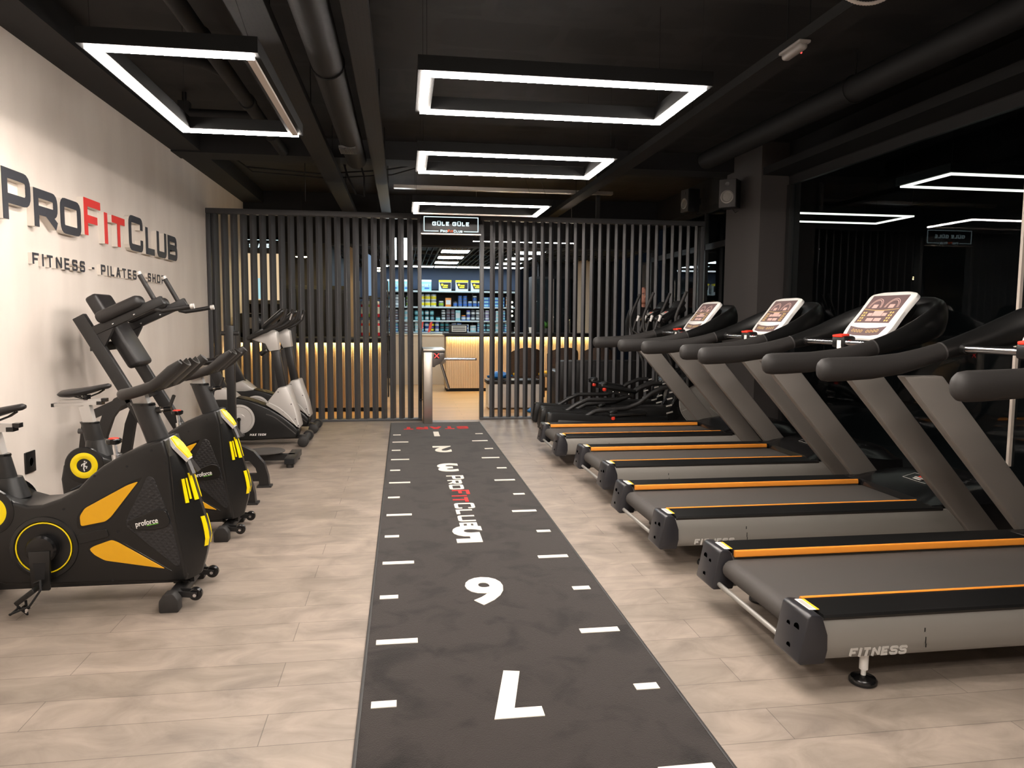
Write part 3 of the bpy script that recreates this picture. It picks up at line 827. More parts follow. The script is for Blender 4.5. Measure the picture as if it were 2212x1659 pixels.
    for i in range(13):
        y = -.425+.85*i/12; q = 1-(abs(y)/.425)**3; q2 = 1-(abs(y)/.425)**6
        h = .298+.085*q2; x0 = 1.775-.035*(1 if abs(y) > .29 else 0)
        secs.append([(x0, y, .262), (x0+.012, y, .296), (x0+.12, y, .298+(h-.298)*.45), (x0+.28, y, h-.006), (x0+.48, y, h), (x0+.68, y, h-.02), (x0+.78, y, .28), (x0+.80, y, .14), (x0+.1, y, .12)])
    MB().loft(secs).build('motor_hood', M_GLOSS, t, ang=30)
    bz = lambda x, y: .384
    bdg = MB(); bm_ = MB(); br_ = MB()
    def hood(u, v, k):  # badge plane laid on the hood
        return (1.98+v, -.02-u, .363+.256*v+k)
    for (u0, u1, v0, v1) in ((-.105, .105, -.045, -.042), (-.105, .105, .042, .045), (-.105, -.102, -.045, .045), (.102, .105, -.045, .045)):
        for_ = [hood(a, b, c) for c in (0, .001) for a, b in ((u0, v0), (u1, v0), (u1, v1), (u0, v1))]
        bdg.add(for_, [(0, 1, 2, 3), (4, 5, 6, 7), (0, 1, 5, 4), (1, 2, 6, 5), (2, 3, 7, 6), (3, 0, 4, 7)])
    bdg.build('badge_outline', M_LGREY, t, smooth=False)
    for (u0, u1, v0, v1, q) in ((-.03, .01, .012, .03, br_), (-.045, .045, -.006, .006, bm_), (-.035, .035, -.026, -.014, bm_)):
        for_ = [hood(a, b, c) for c in (0, .0012) for a, b in ((u0, v0), (u1, v0), (u1, v1), (u0, v1))]
        q.add(for_, [(0, 1, 2, 3), (4, 5, 6, 7), (0, 1, 5, 4), (1, 2, 6, 5), (2, 3, 7, 6), (3, 0, 4, 7)])
    br_.build('badge_mark', M_REDP, t, smooth=False); bm_.build('badge_print', M_LGREY, t, smooth=False)
    # grip bar, key box
    MB().cyl((1.41, -.42, 1.222), (1.41, .42, 1.222), .019).build('grip_bar', M_CHROME, t)
    for s in (-1, 1): MB().cyl((1.41, s*.375, 1.222), (1.41, s*.42, 1.222), .025).build('grip_collar', M_PLAST, t)
    kb = MB().box((1.425, .0, 1.225), (.085, .13, .075), bev=.016).build('key_box', M_PLAST, t)
    MB().box((1.405, -.0, 1.264), (.055, .10, .016), ry=radians(-8), bev=.005).build('stop_button', M_REDP, kb)
    MB().box((1.383, -.02, 1.21), (.004, .04, .05)).build('key_tag', M_STICK, kb, smooth=False)
    # console
    N = Vector((-.783, 0, .622)); U = Vector((0, -1, 0)); V = Vector((.622, 0, .783)); O = Vector((1.535, 0, 1.252))
    def C(a, b, d): return O+U*a+V*b+N*d
    def plate(pts, d0, d1):
        mb = MB(); n = len(pts)
        mb.add([C(a, b, d0) for a, b in pts]+[C(a, b, d1) for a, b in pts],
               [tuple(range(n))[::-1], tuple(range(n, 2*n))]+[(i, (i+1) % n, n+(i+1) % n, n+i) for i in range(n)])
        return mb
    out = [(-.205, .0), (-.12, -.012), (.12, -.012), (.205, .0), (.222, .08), (.212, .2), (.222, .345), (.12, .362), (-.12, .362), (-.222, .345), (-.212, .2), (-.222, .08)]
    out = rounded(out, .035, 4)
    inn = [(a*.955, .175+(b-.175)*.955) for a, b in out]
    n = len(out); con = MB()
    vs = [C(a, b, -.028) for a, b in out]+[C(a, b, -.004) for a, b in out]+[C(a, b, .004) for a, b in inn]
    fs = [tuple(range(n))[::-1], tuple(range(2*n, 3*n))]
    for r_ in (0, 1): fs += [(r_*n+i, r_*n+(i+1) % n, (r_+1)*n+(i+1) % n, (r_+1)*n+i) for i in range(n)]
    con.add(vs, fs); cf = con.build('console', M_WHITE, t, ang=50)
    bk = MB()
    bo = [(a*.86, .16+(b-.175)*.86) for a, b in out]; bi = [(a*.6, .15+(b-.175)*.6) for a, b in out]
    bk.add([C(a, b, -.027) for a, b in bo]+[C(a, b, -.07) for a, b in bo]+[C(a, b, -.12) for a, b in bi],
           [tuple(range(n)), tuple(range(2*n, 3*n))[::-1]]+[(r_*n+i, r_*n+(i+1) % n, (r_+1)*n+(i+1) % n, (r_+1)*n+i) for r_ in (0, 1) for i in range(n)])
    bk.build('console_back', M_PLAST, t, ang=50)
    sp = plate([(-.168, .112), (.168, .112), (.172, .328), (-.172, .328)], .002, .006).build('display_overlay', M_MAUVE, cf, smooth=False)
    kp = plate([(-.155, .022), (-.08, .012), (.08, .012), (.155, .022), (.175, .085), (.09, .073), (0, .069), (-.09, .073), (-.175, .085)], .002, .006).build('key_overlay', M_MAUVE, cf, smooth=False)
    Tp = lambda u, v, k: C(u, v, .0062+k)
    a1 = MB()
    for cx in (-.078, .078):
        for R in (.062, .052):
            stroke(a1, [(cx+R*cos(pi*k/16), .232+R*1.12*sin(pi*k/16)) for k in range(17)], .004, .0006, 0, False, Tp)
        a1.add([Tp(cx+a, .228+b, c) for c in (0, .0006) for a, b in ((-.024, 0), (.024, 0), (.024, .028), (-.024, .028))], [(0, 1, 2, 3), (4, 5, 6, 7)])
    for (x0, x1, y0, y1) in ((-.045, .045, .165, .205), (-.09, -.05, .165, .188), (.05, .09, .165, .188), (-.07, -.006, .124, .148), (.006, .07, .124, .148)):
        a1.add([Tp(a, b, c) for c in (0, .0006) for a, b in ((x0, y0), (x1, y0), (x1, y1), (x0, y1))], [(0, 1, 2, 3), (4, 5, 6, 7)])
    a1.build('display_print', M_PINK, sp, smooth=False)
    a2 = MB()
    for sx in (-1, 1):
        for i in range(2):
            for j in range(4):
                cx = sx*(.118+i*.022); cy = .128+j*.021
                a2.add([Tp(cx+.0075*cos(2*pi*k/10), cy+.0075*sin(2*pi*k/10), .0006) for k in range(10)], [tuple(range(10))])
    stroke(a2, [(-.165+.33*k/12, .221-.012*sin(pi*k/12)) for k in range(13)], .003, .0006, 0, False, Tp)
    for i in range(9):
        if i == 4: continue
        cx = -.12+.03*i; cy = .044+.012*((cx/.12)**2)*.6
        R = .0095
        stroke(a2, [(cx+R*cos(2*pi*k/12), cy+R*sin(2*pi*k/12)) for k in range(12)], .003, .0006, 0, True, Tp)
    a2.build('key_print', M_GOLD, kp, smooth=False)
    MB().tube([(1.9, 0, 1.33), (1.80, 0, 1.34), (1.70, 0, 1.33)], .035, n=12).build('console_neck', M_PLAST, t)
    return t
tm = make_treadmill()
tm['label'] = 'nearest black and grey treadmill at the right edge, console mostly out of frame'
dup(tm, (1.26, 4.18, 0), 'second treadmill from the viewer, the nearest with its whole white console in view')
dup(tm, (1.335, 5.58, 0), 'third treadmill from the viewer, before the last one of the row')
dup(tm, (1.265, 6.92, 0), 'farthest treadmill of the row, next to the elliptical trainers')
# ------------------------------------------------------------------ spin bike (world x + 1.05 = local x, length runs along x)
def make_spin():
    t = thing('spin_bike', (-1.032, 3.70, 0), '', 'exercise bike', 'spin bikes')
    X = lambda x: x+1.05
    def cb(px, py): return (X(-1.832+px*.000603), .755-.000669*(py-375)+.000024*(1000-px))
    body = [(-1.035, .105), (-1.12, .096), (-1.36, .106), (-1.60, .108), (-1.83, .118), (-1.95, .16), (-2.01, .26), (-2.02, .38), (-2.005, .46), (-1.965, .53), (-1.90, .555),
            (-1.835, .54), (-1.78, .505), (-1.72, .485), (-1.66, .487), (-1.58, .515), (-1.505, .556), (-1.45, .615), (-1.393, .662), (-1.30, .718), (-1.21, .757), (-1.125, .785), (-1.10, .70), (-1.085, .45)]
    bd = MB().prism([(X(a), b) for a, b in body], 'y', -.115, .115, bev=.016, seg=3).build('bike_body', M_PLAST, t, ang=50)
    # wedge nose
    prof = [(.105, -1.045, -1.00), (.20, -1.06, -.972), (.29, -1.068, -.955), (.36, -1.075, -.968), (.45, -1.085, -.992), (.60, -1.09, -1.03), (.70, -1.10, -1.082), (.775, -1.12, -1.135)]
    secs = [[(X(e)-.02, -.104, z), (X(e), -.110, z), (X(e)+(r-e)*.55, -.075, z), (X(r), -.018, z), (X(r), .018, z), (X(e)+(r-e)*.55, .075, z), (X(e), .110, z), (X(e)-.02, .104, z)] for z, e, r in prof]
    MB().loft(secs).build('nose_cover', M_PLAST, t, ang=25)
    def nose(z, s, side, off=.003):
        for i in range(len(prof)-1):
            if prof[i][0] <= z <= prof[i+1][0]:
                k = (z-prof[i][0])/(prof[i+1][0]-prof[i][0]); e = prof[i][1]*(1-k)+prof[i+1][1]*k; r = prof[i][2]*(1-k)+prof[i+1][2]*k
        if s < .5: x = e+(r-e)*.55*s*2; y = .110+(.075-.110)*s*2
        else: x = e+(r-e)*(.55+.45*(s-.5)*2); y = .075+(.018-.075)*(s-.5)*2
        n = Vector((.55, .8, 0)).normalized()*off
        return Vector((X(x)+n.x, (y+n.y)*side, z))
    for side in (-1, 1):
        for (z0, z1, s0, s1) in ((.605, .475, .80, .98), (.585, .47, .42, .56), (.585, .485, .62, .70), (.39, .245, .84, .99)):
            m = 4; vs = []
            for i in range(m+1):
                z = z0+(z1-z0)*i/m
                for s_, o in ((s0, .006), (s1, .006), (s1, -.006), (s0, -.006)): vs.append(nose(z, s_, side, o))
            fs = [(0, 1, 2, 3), (m*4+3, m*4+2, m*4+1, m*4)]
            for i in range(m):
                for k in range(4): fs.append((i*4+k, i*4+(k+1) % 4, i*4+4+(k+1) % 4, i*4+4+k))
            MB().add(vs, fs).build('nose_stripe', M_YEL, t, smooth=False)
    # yellow faceted lens at the top of the nose
    hexa = [(-.045, 0), (-.028, .05), (.028, .05), (.045, 0), (.030, -.075), (-.030, -.075)]
    d = Vector((.075, 0, -.095)).normalized(); nn = Vector((.095, 0, .075)).normalized()
    O = Vector((X(-1.100), 0, .725))
    P3 = lambda a, b, w: O+Vector((0, a, 0))-d*b+nn*w
    o0 = [P3(a*1.18, b*1.15, .0) for a, b in hexa]; o1 = [P3(a*1.12, b*1.1, .016) for a, b in hexa]
    MB().loft([o0, o1]).build('lens_frame', M_SILV, t, smooth=False)
    MB().loft([[P3(a, b, .012) for a, b in hexa], [P3(a, b, .022) for a, b in hexa], [P3(a*.55, b*.55, .031) for a, b in hexa]]).build('nose_lens', M_YEL, t, smooth=False)
    for s in (-1, 1): MB().bar((X(-1.045), s*.02, .66), (X(-1.015), s*.045, .60), .018, .02).build('nose_clip', M_DGREY, t, smooth=False)
    # side artwork, both sides
    tri1 = [(985, 625), (900, 655), (590, 820), (552, 875), (556, 948), (735, 912), (775, 880)]
    tri2 = [(608, 1108), (650, 1085), (775, 1042), (820, 1060), (1160, 1250), (720, 1190), (645, 1150)]
    mesh = [(1050, 588), (1095, 600), (1205, 880), (1275, 1200), (1258, 1240), (1225, 1225), (885, 950), (880, 905)]
    rib = [(520, 1010), (740, 960), (760, 1020), (540, 1075)]
    logo = [(895, 908), (1120, 820), (1180, 830), (1210, 905), (1185, 945), (1080, 968), (940, 968)]
    for s in (-1, 1):
        for pts, nm, m, o, th in ((tri1, 'amber_inset', M_YELO, .1135, .004), (tri2, 'amber_inset', M_YELO, .1135, .004), (mesh, 'grille', M_DGRILLE, .112, .006), (rib, 'side_rib', M_PLAST, .112, .008), (logo, 'badge_block', M_PLAST, .114, .014)):
            q = [cb(a, b) for a, b in pts]
            if nm == 'amber_inset':
                cx = sum(a for a, b in q)/len(q); cz = sum(b for a, b in q)/len(q)
                big = [(cx+(a-cx)*1.16, cz+(b-cz)*1.2) for a, b in q]
                MB().prism(rounded(big, .02, 3), 'y', s*.110, s*.1155, bev=.002, seg=1).build('inset_surround', M_GLOSS, bd, ang=30)
                o = .1145
            MB().prism(rounded(q, .012, 3), 'y', s*o, s*(o+th), bev=.0015, seg=1).build(nm, m, bd, ang=30)
        a0 = radians(10)
        def TL(u, v, k, s=s):
            uu = u*cos(a0)-v*sin(a0); vv = u*sin(a0)+v*cos(a0)
            bx, bz = cb(960, 945)
            return (bx+uu, -(.128+k), bz+vv) if s < 0 else (bx+.108-uu, .128+k, bz+vv)
        mb = font_mesh('proforce', .036, .0008, TL, bold=.0006, width=.10)
        mb.build('badge_lettering', M_WHITE, bd, smooth=False)
        mb = MB(); stroke(mb, [(.048, -.004), (.10, -.003)], .003, .0008, 0, False, TL); mb.build('badge_underline', mat('green_print', (110, 190, 60), .4), bd, smooth=False)
        # crank disc
        cx, cz = X(-1.657), .287
        MB().lathe([(.150, s*.112), (.145, s*.120), (.128, s*.124), (.122, s*.118), (.06, s*.116)], (cx, 0, cz), ax='y', n=40).build('crank_cover', M_PLAST, bd, ang=30)
        MB().ring((cx, s*.121, cz), .118, .0032).build('crank_ring', M_YEL, bd)
        MB().lathe([(.066, s*.112), (.066, s*.150), (.058, s*.162), (.02, s*.165)], (cx, 0, cz), ax='y', n=32).build('crank_hub', M_GLOSS, t, ang=30)
        MB().ring((X(-1.885), s*.117, .461), .060, .019, n=40, m=10).map(lambda p, s=s: Vector((p.x, s*.116+(p.y-s*.116)*.25, p.z))).build('yellow_ring', M_YEL, bd)
        MB().lathe([(.112, s*.110), (.108, s*.117), (.082, s*.118), (.04, s*.117)], (X(-1.885), 0, .461), ax='y', n=36).build('ring_disc', M_GLOSS, bd, ang=30)
        # running figure emblem
        fg = MB(); TF = lambda u, v, k, s=s: (X(-1.885)-s*0+u, s*(.1185+k), .461+v)
        for pts, w in (([(.004, .016), (.000, -.004)], .010), ([(.002, .014), (-.012, .006), (-.014, -.004)], .005), ([(.004, .014), (.014, .016), (.016, .024)], .005),
                       ([(.000, -.004), (.016, -.006), (.012, -.018)], .006), ([(.000, -.004), (-.002, -.018), (.002, -.034)], .006), ([(.004, .021), (.005, .029)], .008)):
            stroke(fg, pts, w, .0012, 0, False, TF)
        fg.build('runner_emblem', M_WHITE, bd, smooth=False)
        # crank arm and pedal (near side down, far side up)
        dz = -1 if s < 0 else 1
        MB().prism([(cx-.046, cz), (cx-.038, cz+dz*.185), (cx+.038, cz+dz*.185), (cx+.046, cz)], 'y', s*.152, s*.170, bev=.004).build('crank_arm', M_PLAST, t)
        MB().prism([(cx-.026, cz+dz*.055), (cx-.02, cz+dz*.13), (cx+.02, cz+dz*.13), (cx+.026, cz+dz*.055)], 'y', s*.1695, s*.1715).build('crank_arm_slot', M_DEEP, t, smooth=False)
        pz = cz+dz*.165
        pd = MB().box((cx-.02, s*.235, pz-.01), (.10, .085, .022), ry=radians(-38), bev=.005).cyl((cx, s*.165, pz), (cx-.01, s*.28, pz-.008), .008, n=10).build('pedal', M_PLAST, t)
        st = MB()
        st.tube([(cx-.085, s*.200, pz-.085), (cx-.10, s*.235, pz-.10), (cx-.085, s*.270, pz-.085), (cx+.0, s*.275, pz-.05), (cx+.045, s*.265, pz+.02), (cx+.03, s*.235, pz+.05), (cx-.01, s*.205, pz+.03)], .005, n=8)
        st.tube([(cx-.05, s*.20, pz-.05), (cx-.03, s*.235, pz-.10), (cx-.05, s*.27, pz-.05)], .006, n=8)
        st.build('toe_cage', M_DEEP, pd)
        MB().box((cx-.035, s*.2385, pz-.075), (.03, .02, .02), ry=radians(30)).build('strap_buckle', M_CHROME, pd, smooth=False)
    # screw holes
    sh = MB()
    for px, py in ((905, 500), (670, 570), (1085, 385), (1180, 475), (440, 805), (770, 1310), (820, 962), (1375, 975)):
        a, b = cb(px, py)
        if px < 1200: sh.cyl((a, -.1165, b-.015), (a, -.10, b-.015), .006, n=10)
    sh.build('screw_hole', M_DEEP, bd)
    # uprights
    ov = lambda c, a, b, n=22: [(c[0]+a*cos(2*pi*k/n), c[1]+b*sin(2*pi*k/n), c[2]) for k in range(n)]
    MB().loft([ov((X(-1.165), 0, .72), .058, .036), ov((X(-1.243), 0, .932), .052, .034)]).build('handlebar_tube', M_FRAME, t)
    MB().loft([ov((X(-1.2425), 0, .930), .055, .037), ov((X(-1.246), 0, .942), .055, .037)]).build('tube_collar', M_GLOSS, t)
    MB().bar((X(-1.236), 0, .91), (X(-1.262), 0, .985), .052, .062, up=(1, 0, 0)).build('handlebar_post', M_SILV, t, smooth=False)
    kn = MB().cyl((X(-1.185), 0, .905), (X(-1.165), 0, .908), .016).build('post_knob', M_FRAME, t)
    MB().cyl((X(-1.168), 0, .908), (X(-1.140), 0, .912), .010).build('knob_shaft', M_CHROME, kn)
    MB().cyl((X(-1.150), 0, .910), (X(-1.118), 0, .914), .013).bar((X(-1.128), 0, .912), (X(-1.100), -.01, .978), .012, .012).build('knob_lever', M_GLOSS, kn)
    hb = MB()
    loop = [(-1.012, -.205, 1.148), (-1.05, -.203, 1.112), (-1.10, -.198, 1.066), (-1.14, -.185, 1.038), (-1.20, -.145, 1.016), (-1.26, -.095, .998), (-1.31, -.055, .986), (-1.335, 0, .982)]
    full = loop+[(a, -b, c) for a, b, c in loop[-2::-1]]
    hb.tube([(X(a), b, c) for a, b, c in full], [.012]+[.024]*3+[.026]*9+[.024, .024, .012], n=16)
    for s in (-1, 1): hb.tube([(X(-1.30), s*.035, .992), (X(-1.2), s*.035, 1.022), (X(-1.12), s*.045, 1.045)], .017, n=12)
    hb.bar((X(-1.17), -.17, 1.018), (X(-1.17), .17, 1.018), .03, .02)
    hb.box((X(-1.235), 0, .988), (.10, .06, .012), ry=radians(-12))
    hb.build('handlebar', M_RUBBER, t, ang=60)
    for s in (-1, 1):
        vs = []; cs = [(X(-1.135), 1.040), (X(-1.05), 1.118), (X(-1.022), 1.145)]
        ax = Vector((.113, 0, .105)).normalized(); nz = Vector((-ax.z, 0, ax.x))
        secs = []
        for (x, z) in cs:
            sec = []
            for R, order in ((.054, range(9)), (.047, range(8, -1, -1))):
                for k in order:
                    a = radians(190+160*k/8); q = Vector((x, s*.078, z))+Vector((0, R*cos(a), 0))+nz*(R*sin(a)+.025)
                    sec.append(q)
            secs.append(sec)
        MB().loft(secs).build('elbow_pad', M_PLAST, t, ang=50)
    # saddle side
    MB().loft([ov((X(-1.858), 0, .56), .056, .036), ov((X(-1.888), 0, .702), .052, .034)]).build('seat_tube', M_FRAME, t)
    MB().loft([ov((X(-1.8875), 0, .700), .055, .037), ov((X(-1.890), 0, .710), .055, .037)]).build('tube_collar', M_GLOSS, t)
    MB().loft([ov((X(-1.84), 0, .505), .085, .07), ov((X(-1.852), 0, .60), .062, .045)]).build('seat_tube_boot', M_PLAST, t)
    MB().bar((X(-1.884), 0, .68), (X(-1.91), 0, .812), .05, .06, up=(1, 0, 0)).build('seat_post', M_SILV, t, smooth=False)
    sl = MB().bar((X(-2.085), 0, .815), (X(-1.825), 0, .825), .05, .018).bar((X(-2.045), 0, .836), (X(-1.80), 0, .843), .035, .018).build('seat_slider', M_SILV, t, smooth=False)
    for cc, dd in (((X(-2.085), 0, .8145), (.016, .052, .021)), ((X(-1.822), 0, .8255), (.03, .052, .021)), ((X(-1.798), 0, .843), (.03, .037, .021))):
        MB().box(cc, dd).build('slider_cap', M_GLOSS, sl, smooth=False)
    sd = []
    for x, hw, top, bot in ((-2.045, .055, .893, .872), (-2.03, .075, .905, .862), (-1.985, .080, .912, .860), (-1.93, .066, .918, .868), (-1.87, .040, .927, .885), (-1.81, .026, .938, .905), (-1.775, .022, .944, .912), (-1.76, .012, .938, .920)):
        c = (top+bot)/2; h_ = (top-bot)/2
        sd.append([(X(x), hw*cos(2*pi*k/16), c+h_*(sin(2*pi*k/16) if sin(2*pi*k/16) > 0 else sin(2*pi*k/16))) for k in range(16)])
    MB().loft(sd).build('saddle', M_VINYL, t, ang=60)
    MB().cyl((X(-1.90), 0, .845), (X(-1.90), 0, .875), .022).tube([(X(-1.97), .02, .868), (X(-1.91), .02, .852), (X(-1.83), .012, .885), (X(-1.80), .01, .905)], .004, n=6).tube([(X(-1.97), -.02, .868), (X(-1.91), -.02, .852), (X(-1.83), -.012, .885), (X(-1.80), -.01, .905)], .004, n=6).build('saddle_rail', M_GLOSS, t)
    MB().cyl((X(-1.91), 0, .65), (X(-1.955), 0, .653), .016).build('seat_knob', M_DGREY, t)
    rk = MB().cyl((X(-1.370), 0, .66), (X(-1.380), 0, .75), .010).cyl((X(-1.367), 0, .655), (X(-1.371), 0, .695), .022).build('resistance_rod', M_CHROME, t)
    MB().lathe([(.022, .745), (.034, .752), (.036, .768), (.030, .772)], (X(-1.382), 0, 0), n=20).build('resistance_knob', M_GLOSS, t)
    MB().lathe([(.026, .771), (.020, .776), (.004, .777)], (X(-1.382), 0, 0), n=18).build('knob_cap', M_REDP, t)
    # frame and stabilisers
    MB().bar((X(-2.02), 0, .085), (X(-1.03), 0, .085), .06, .035).build('base_bar', M_FRAME, t, smooth=False)
    for xx, nm in ((-1.085, 'front_stabilizer'), (-1.99, 'rear_stabilizer')):
        st = MB().tube([(X(xx), -.23, .045), (X(xx), .23, .045)], [(.034, .034)]*2, n=18).bar((X(xx), -.05, .075), (X(xx), .05, .075), .07, .012).build(nm, M_FRAME, t)
        for s in (-1, 1):
            MB().prism(rounded([(X(xx)-.043, 0), (X(xx)+.043, 0), (X(xx)+.043, .055), (X(xx)+.02, .088), (X(xx)-.02, .088), (X(xx)-.043, .055)], .008, 2), 'y', s*.19, s*.25, bev=.004).build('stabilizer_cap', M_RUBBER, st, ang=30)
            if xx > -1.5:
                w = MB().lathe([(.026, -.014), (.030, -.010), (.030, .010), (.026, .014)], (X(xx)+.095, s*.155, .052), ax='y').build('transport_wheel', M_GLOSS, st)
                MB().bar((X(xx)+.02, s*.155-.022, .062), (X(xx)+.105, s*.155-.022, .052), .008, .026).bar((X(xx)+.02, s*.155+.022, .062), (X(xx)+.105, s*.155+.022, .052), .008, .026).build('wheel_bracket', M_FRAME, st)
                MB().cyl((X(xx)+.095, s*.155-.028, .052), (X(xx)+.095, s*.155+.028, .052), .008, n=10).build('wheel_bolt', M_CHROME, st)
        for q in (-.04, .04): MB().ball((X(xx)-.01, q, .085), (.010, .010, .010), 10, 8).build('stabilizer_bolt', M_CHROME, st)
    return t
def grille():
    m = bpy.data.materials.new('diamond_grille'); m.use_nodes = True
    nt = m.node_tree; b = nt.nodes['Principled BSDF']; L = nt.links
    tc = nt.nodes.new('ShaderNodeTexCoord'); mp = nt.nodes.new('ShaderNodeMapping')
    mp.inputs['Rotation'].default_value = (0, radians(35), 0); mp.inputs['Scale'].default_value = (1, 1, 1)
    L.new(tc.outputs['Object'], mp.inputs[0])
    w1 = nt.nodes.new('ShaderNodeTexWave'); w1.inputs['Scale'].default_value = 16; w1.bands_direction = 'X'
    w2 = nt.nodes.new('ShaderNodeTexWave'); w2.inputs['Scale'].default_value = 16; w2.bands_direction = 'Z'
    L.new(mp.outputs[0], w1.inputs[0]); L.new(mp.outputs[0], w2.inputs[0])
    mx = nt.nodes.new('ShaderNodeMath'); mx.operation = 'MAXIMUM'
    L.new(w1.outputs['Fac'], mx.inputs[0]); L.new(w2.outputs['Fac'], mx.inputs[1])
    bp = nt.nodes.new('ShaderNodeBump'); bp.inputs['Distance'].default_value = .004; bp.inputs['Strength'].default_value = .4
    L.new(mx.outputs[0], bp.inputs['Height']); L.new(bp.outputs[0], b.inputs['Normal'])
    b.inputs['Base Color'].default_value = rgb(34, 34, 36); b.inputs['Roughness'].default_value = .4
    return m
M_DGRILLE = grille()
sb = make_spin()
sb['label'] = 'near black and yellow spin bike, cut by the left edge of the photo'
dup(sb, (-1.055, 4.78, 0), 'far black and yellow spin bike with its saddle in view')
# ------------------------------------------------------------------ knee raise frame
t = thing('knee_raise_frame', (-1.75, 5.74, 0), 'tall black leaning knee raise frame with padded arms and back pad beside the beige wall', 'exercise frame')
K = lambda x, y, z: (x+1.75, y-5.74, z)
YN, YFR = 5.47, 6.02
for y, s in ((YN, -1), (YFR, 1)):
    MB().bar(K(-2.205, y, 1.350), K(-1.515, y, .10), .055, .085, up=(1, 0, 0), bev=.006).build('upright', M_FRAME, t)
    ft = [K(-1.62, y, .325), K(-1.42, y, .325), K(-1.30, y, .312), K(-1.20, y, .262), K(-1.13, y, .175), K(-1.105, y, .08), K(-1.10, y, .012)]
    MB().rbar(ft, .06, .075).build('front_foot', M_FRAME, t, ang=30)
    MB().bb(*[v for p in zip(K(-1.155, y-.045, .0), K(-1.045, y+.045, .014)) for v in p]).build('foot_plate', M_RUBBER, t, smooth=False)
    MB().bar(K(-1.50, y, .08), K(-1.12, y, .08), .05, .06).bar(K(-2.2, y, .05), K(-1.5, y, .08), .05, .06).build('floor_bar', M_FRAME, t, smooth=False)
    lg = [K(-1.90, y, .79), K(-1.97, y, .755), K(-2.04, y, .66), K(-2.09, y, .52), K(-2.13, y, .30), K(-2.17, y, .012)]
    MB().rbar(lg, .055, .07).build('rear_leg', M_FRAME, t, ang=30)
    MB().bar(K(-2.20, y, .64), K(-1.86, y, .80), .05, .06).build('brace', M_FRAME, t, smooth=False)
    MB().bar(K(-2.14, y, 1.235), K(-1.655, y, 1.468), .05, .062, bev=.004).build('arm_rail', M_FRAME, t)
    MB().prism([K(-2.12, y, 1.21)[::2], K(-1.98, y, 1.275)[::2], K(-2.05, y, 1.13)[::2]], 'y', y-5.74-.02, y-5.74+.02).build('gusset', M_FRAME, t, smooth=False)
    # arm pad, a rounded slab lying along the arm
    a, b = Vector(K(-2.085, y, 1.330)), Vector(K(-1.79, y, 1.470)); d = (b-a).normalized(); nz = Vector((-d.z, 0, d.x)); L = (b-a).length
    MB().box((0, 0, 0), (L, .13, .085), bev=.036, seg=5).map(lambda p: (a+b)/2+d*p.x+Vector((0, p.y, 0))+nz*p.z).build('arm_pad', M_VINYL, t, ang=60)
    gr = MB().cyl(K(-1.715, y, 1.475), K(-1.803, y, 1.640), .017).build('grip', M_RUBBER, t)
    MB().cyl(K(-1.803, y, 1.640), K(-1.812, y, 1.658), .0185).build('grip_cap', M_SILV, gr)
    MB().tube([K(-1.72, y, 1.43), K(-1.70, y, 1.40), K(-1.66, y, 1.392), K(-1.56, y, 1.408), K(-1.475, y, 1.424)], .016, n=12).build('dip_handle', M_FRAME, t)
    MB().cyl(K(-1.475, y, 1.424), K(-1.45, y, 1.428), .0185).build('handle_cap', M_SILV, t)
    for q in ((-1.98, 1.30), (-1.84, 1.365)): MB().ball(K(q[0], y-s*0-.028, q[1]), (.008, .006, .008), 8, 6).build('bolt', M_CHROME, t)
MB().box((0, 0, 0), (.58, .30, .09), bev=.025, seg=3).map(lambda p: Vector(K(-2.045, 5.745, 1.245))+Vector((.49, 0, -.872))*p.x+Vector((0, p.y, 0))+Vector((.872, 0, .49))*p.z).build('back_pad', M_VINYL, t, ang=60)
MB().bar(K(-2.115, YN, 1.14), K(-2.115, YFR, 1.14), .06, .06).bar(K(-1.60, YN, .25), K(-1.60, YFR, .25), .06, .06).bar(K(-1.90, YN, .78), K(-1.90, YFR, .78), .05, .05).build('crossbar', M_FRAME, t, smooth=False)
MB().box(K(-2.22, 5.56, .50), (.07, .10, .22), ry=radians(8), bev=.008).build('step_pad', M_RUBBER, t)

# ------------------------------------------------------------------ waist twister
t = thing('waist_twister', (-1.30, 6.98, 0), 'black standing waist twister with a round plate and a post with handles', 'exercise stand')
MB().bb(-.28, .30, -.035, .035, .035, .09).bb(.24, .33, -.24, .24, .035, .09, bev=.003).bb(-.31, -.21, -.22, .22, .035, .09, bev=.003).build('base_frame', M_FRAME, t)
MB().bb(.245, .325, -.2402, -.2395, .042, .083).build('tube_opening', M_DEEP, t, smooth=False)
for x, y in ((.285, -.2), (.285, .2), (-.26, -.18), (-.26, .18)): MB().cyl((x, y, 0), (x, y, .036), .032).build('rubber_foot', M_RUBBER, t)
MB().cyl((.04, 0, .088), (.04, 0, .112), .07).build('bearing', M_FRAME, t)
MB().lathe([(.165, .110), (.172, .114), (.172, .120), (.165, .125)], (.04, 0, 0), n=40).build('twist_plate', mat('worn_rubber_plate', (72, 68, 65), .7, bump=(150, .2)), t)
MB().bb(-.285, -.215, -.032, .032, .09, 1.275, bev=.004).build('post', M_FRAME, t)
for s in (-1, 1): MB().tube([(-.25+s*.03, 0, 1.205), (-.25+s*.075, 0, 1.206), (-.25+s*.082, 0, 1.206)], [.02, .02, .012], n=14).build('handle', M_RUBBER, t)

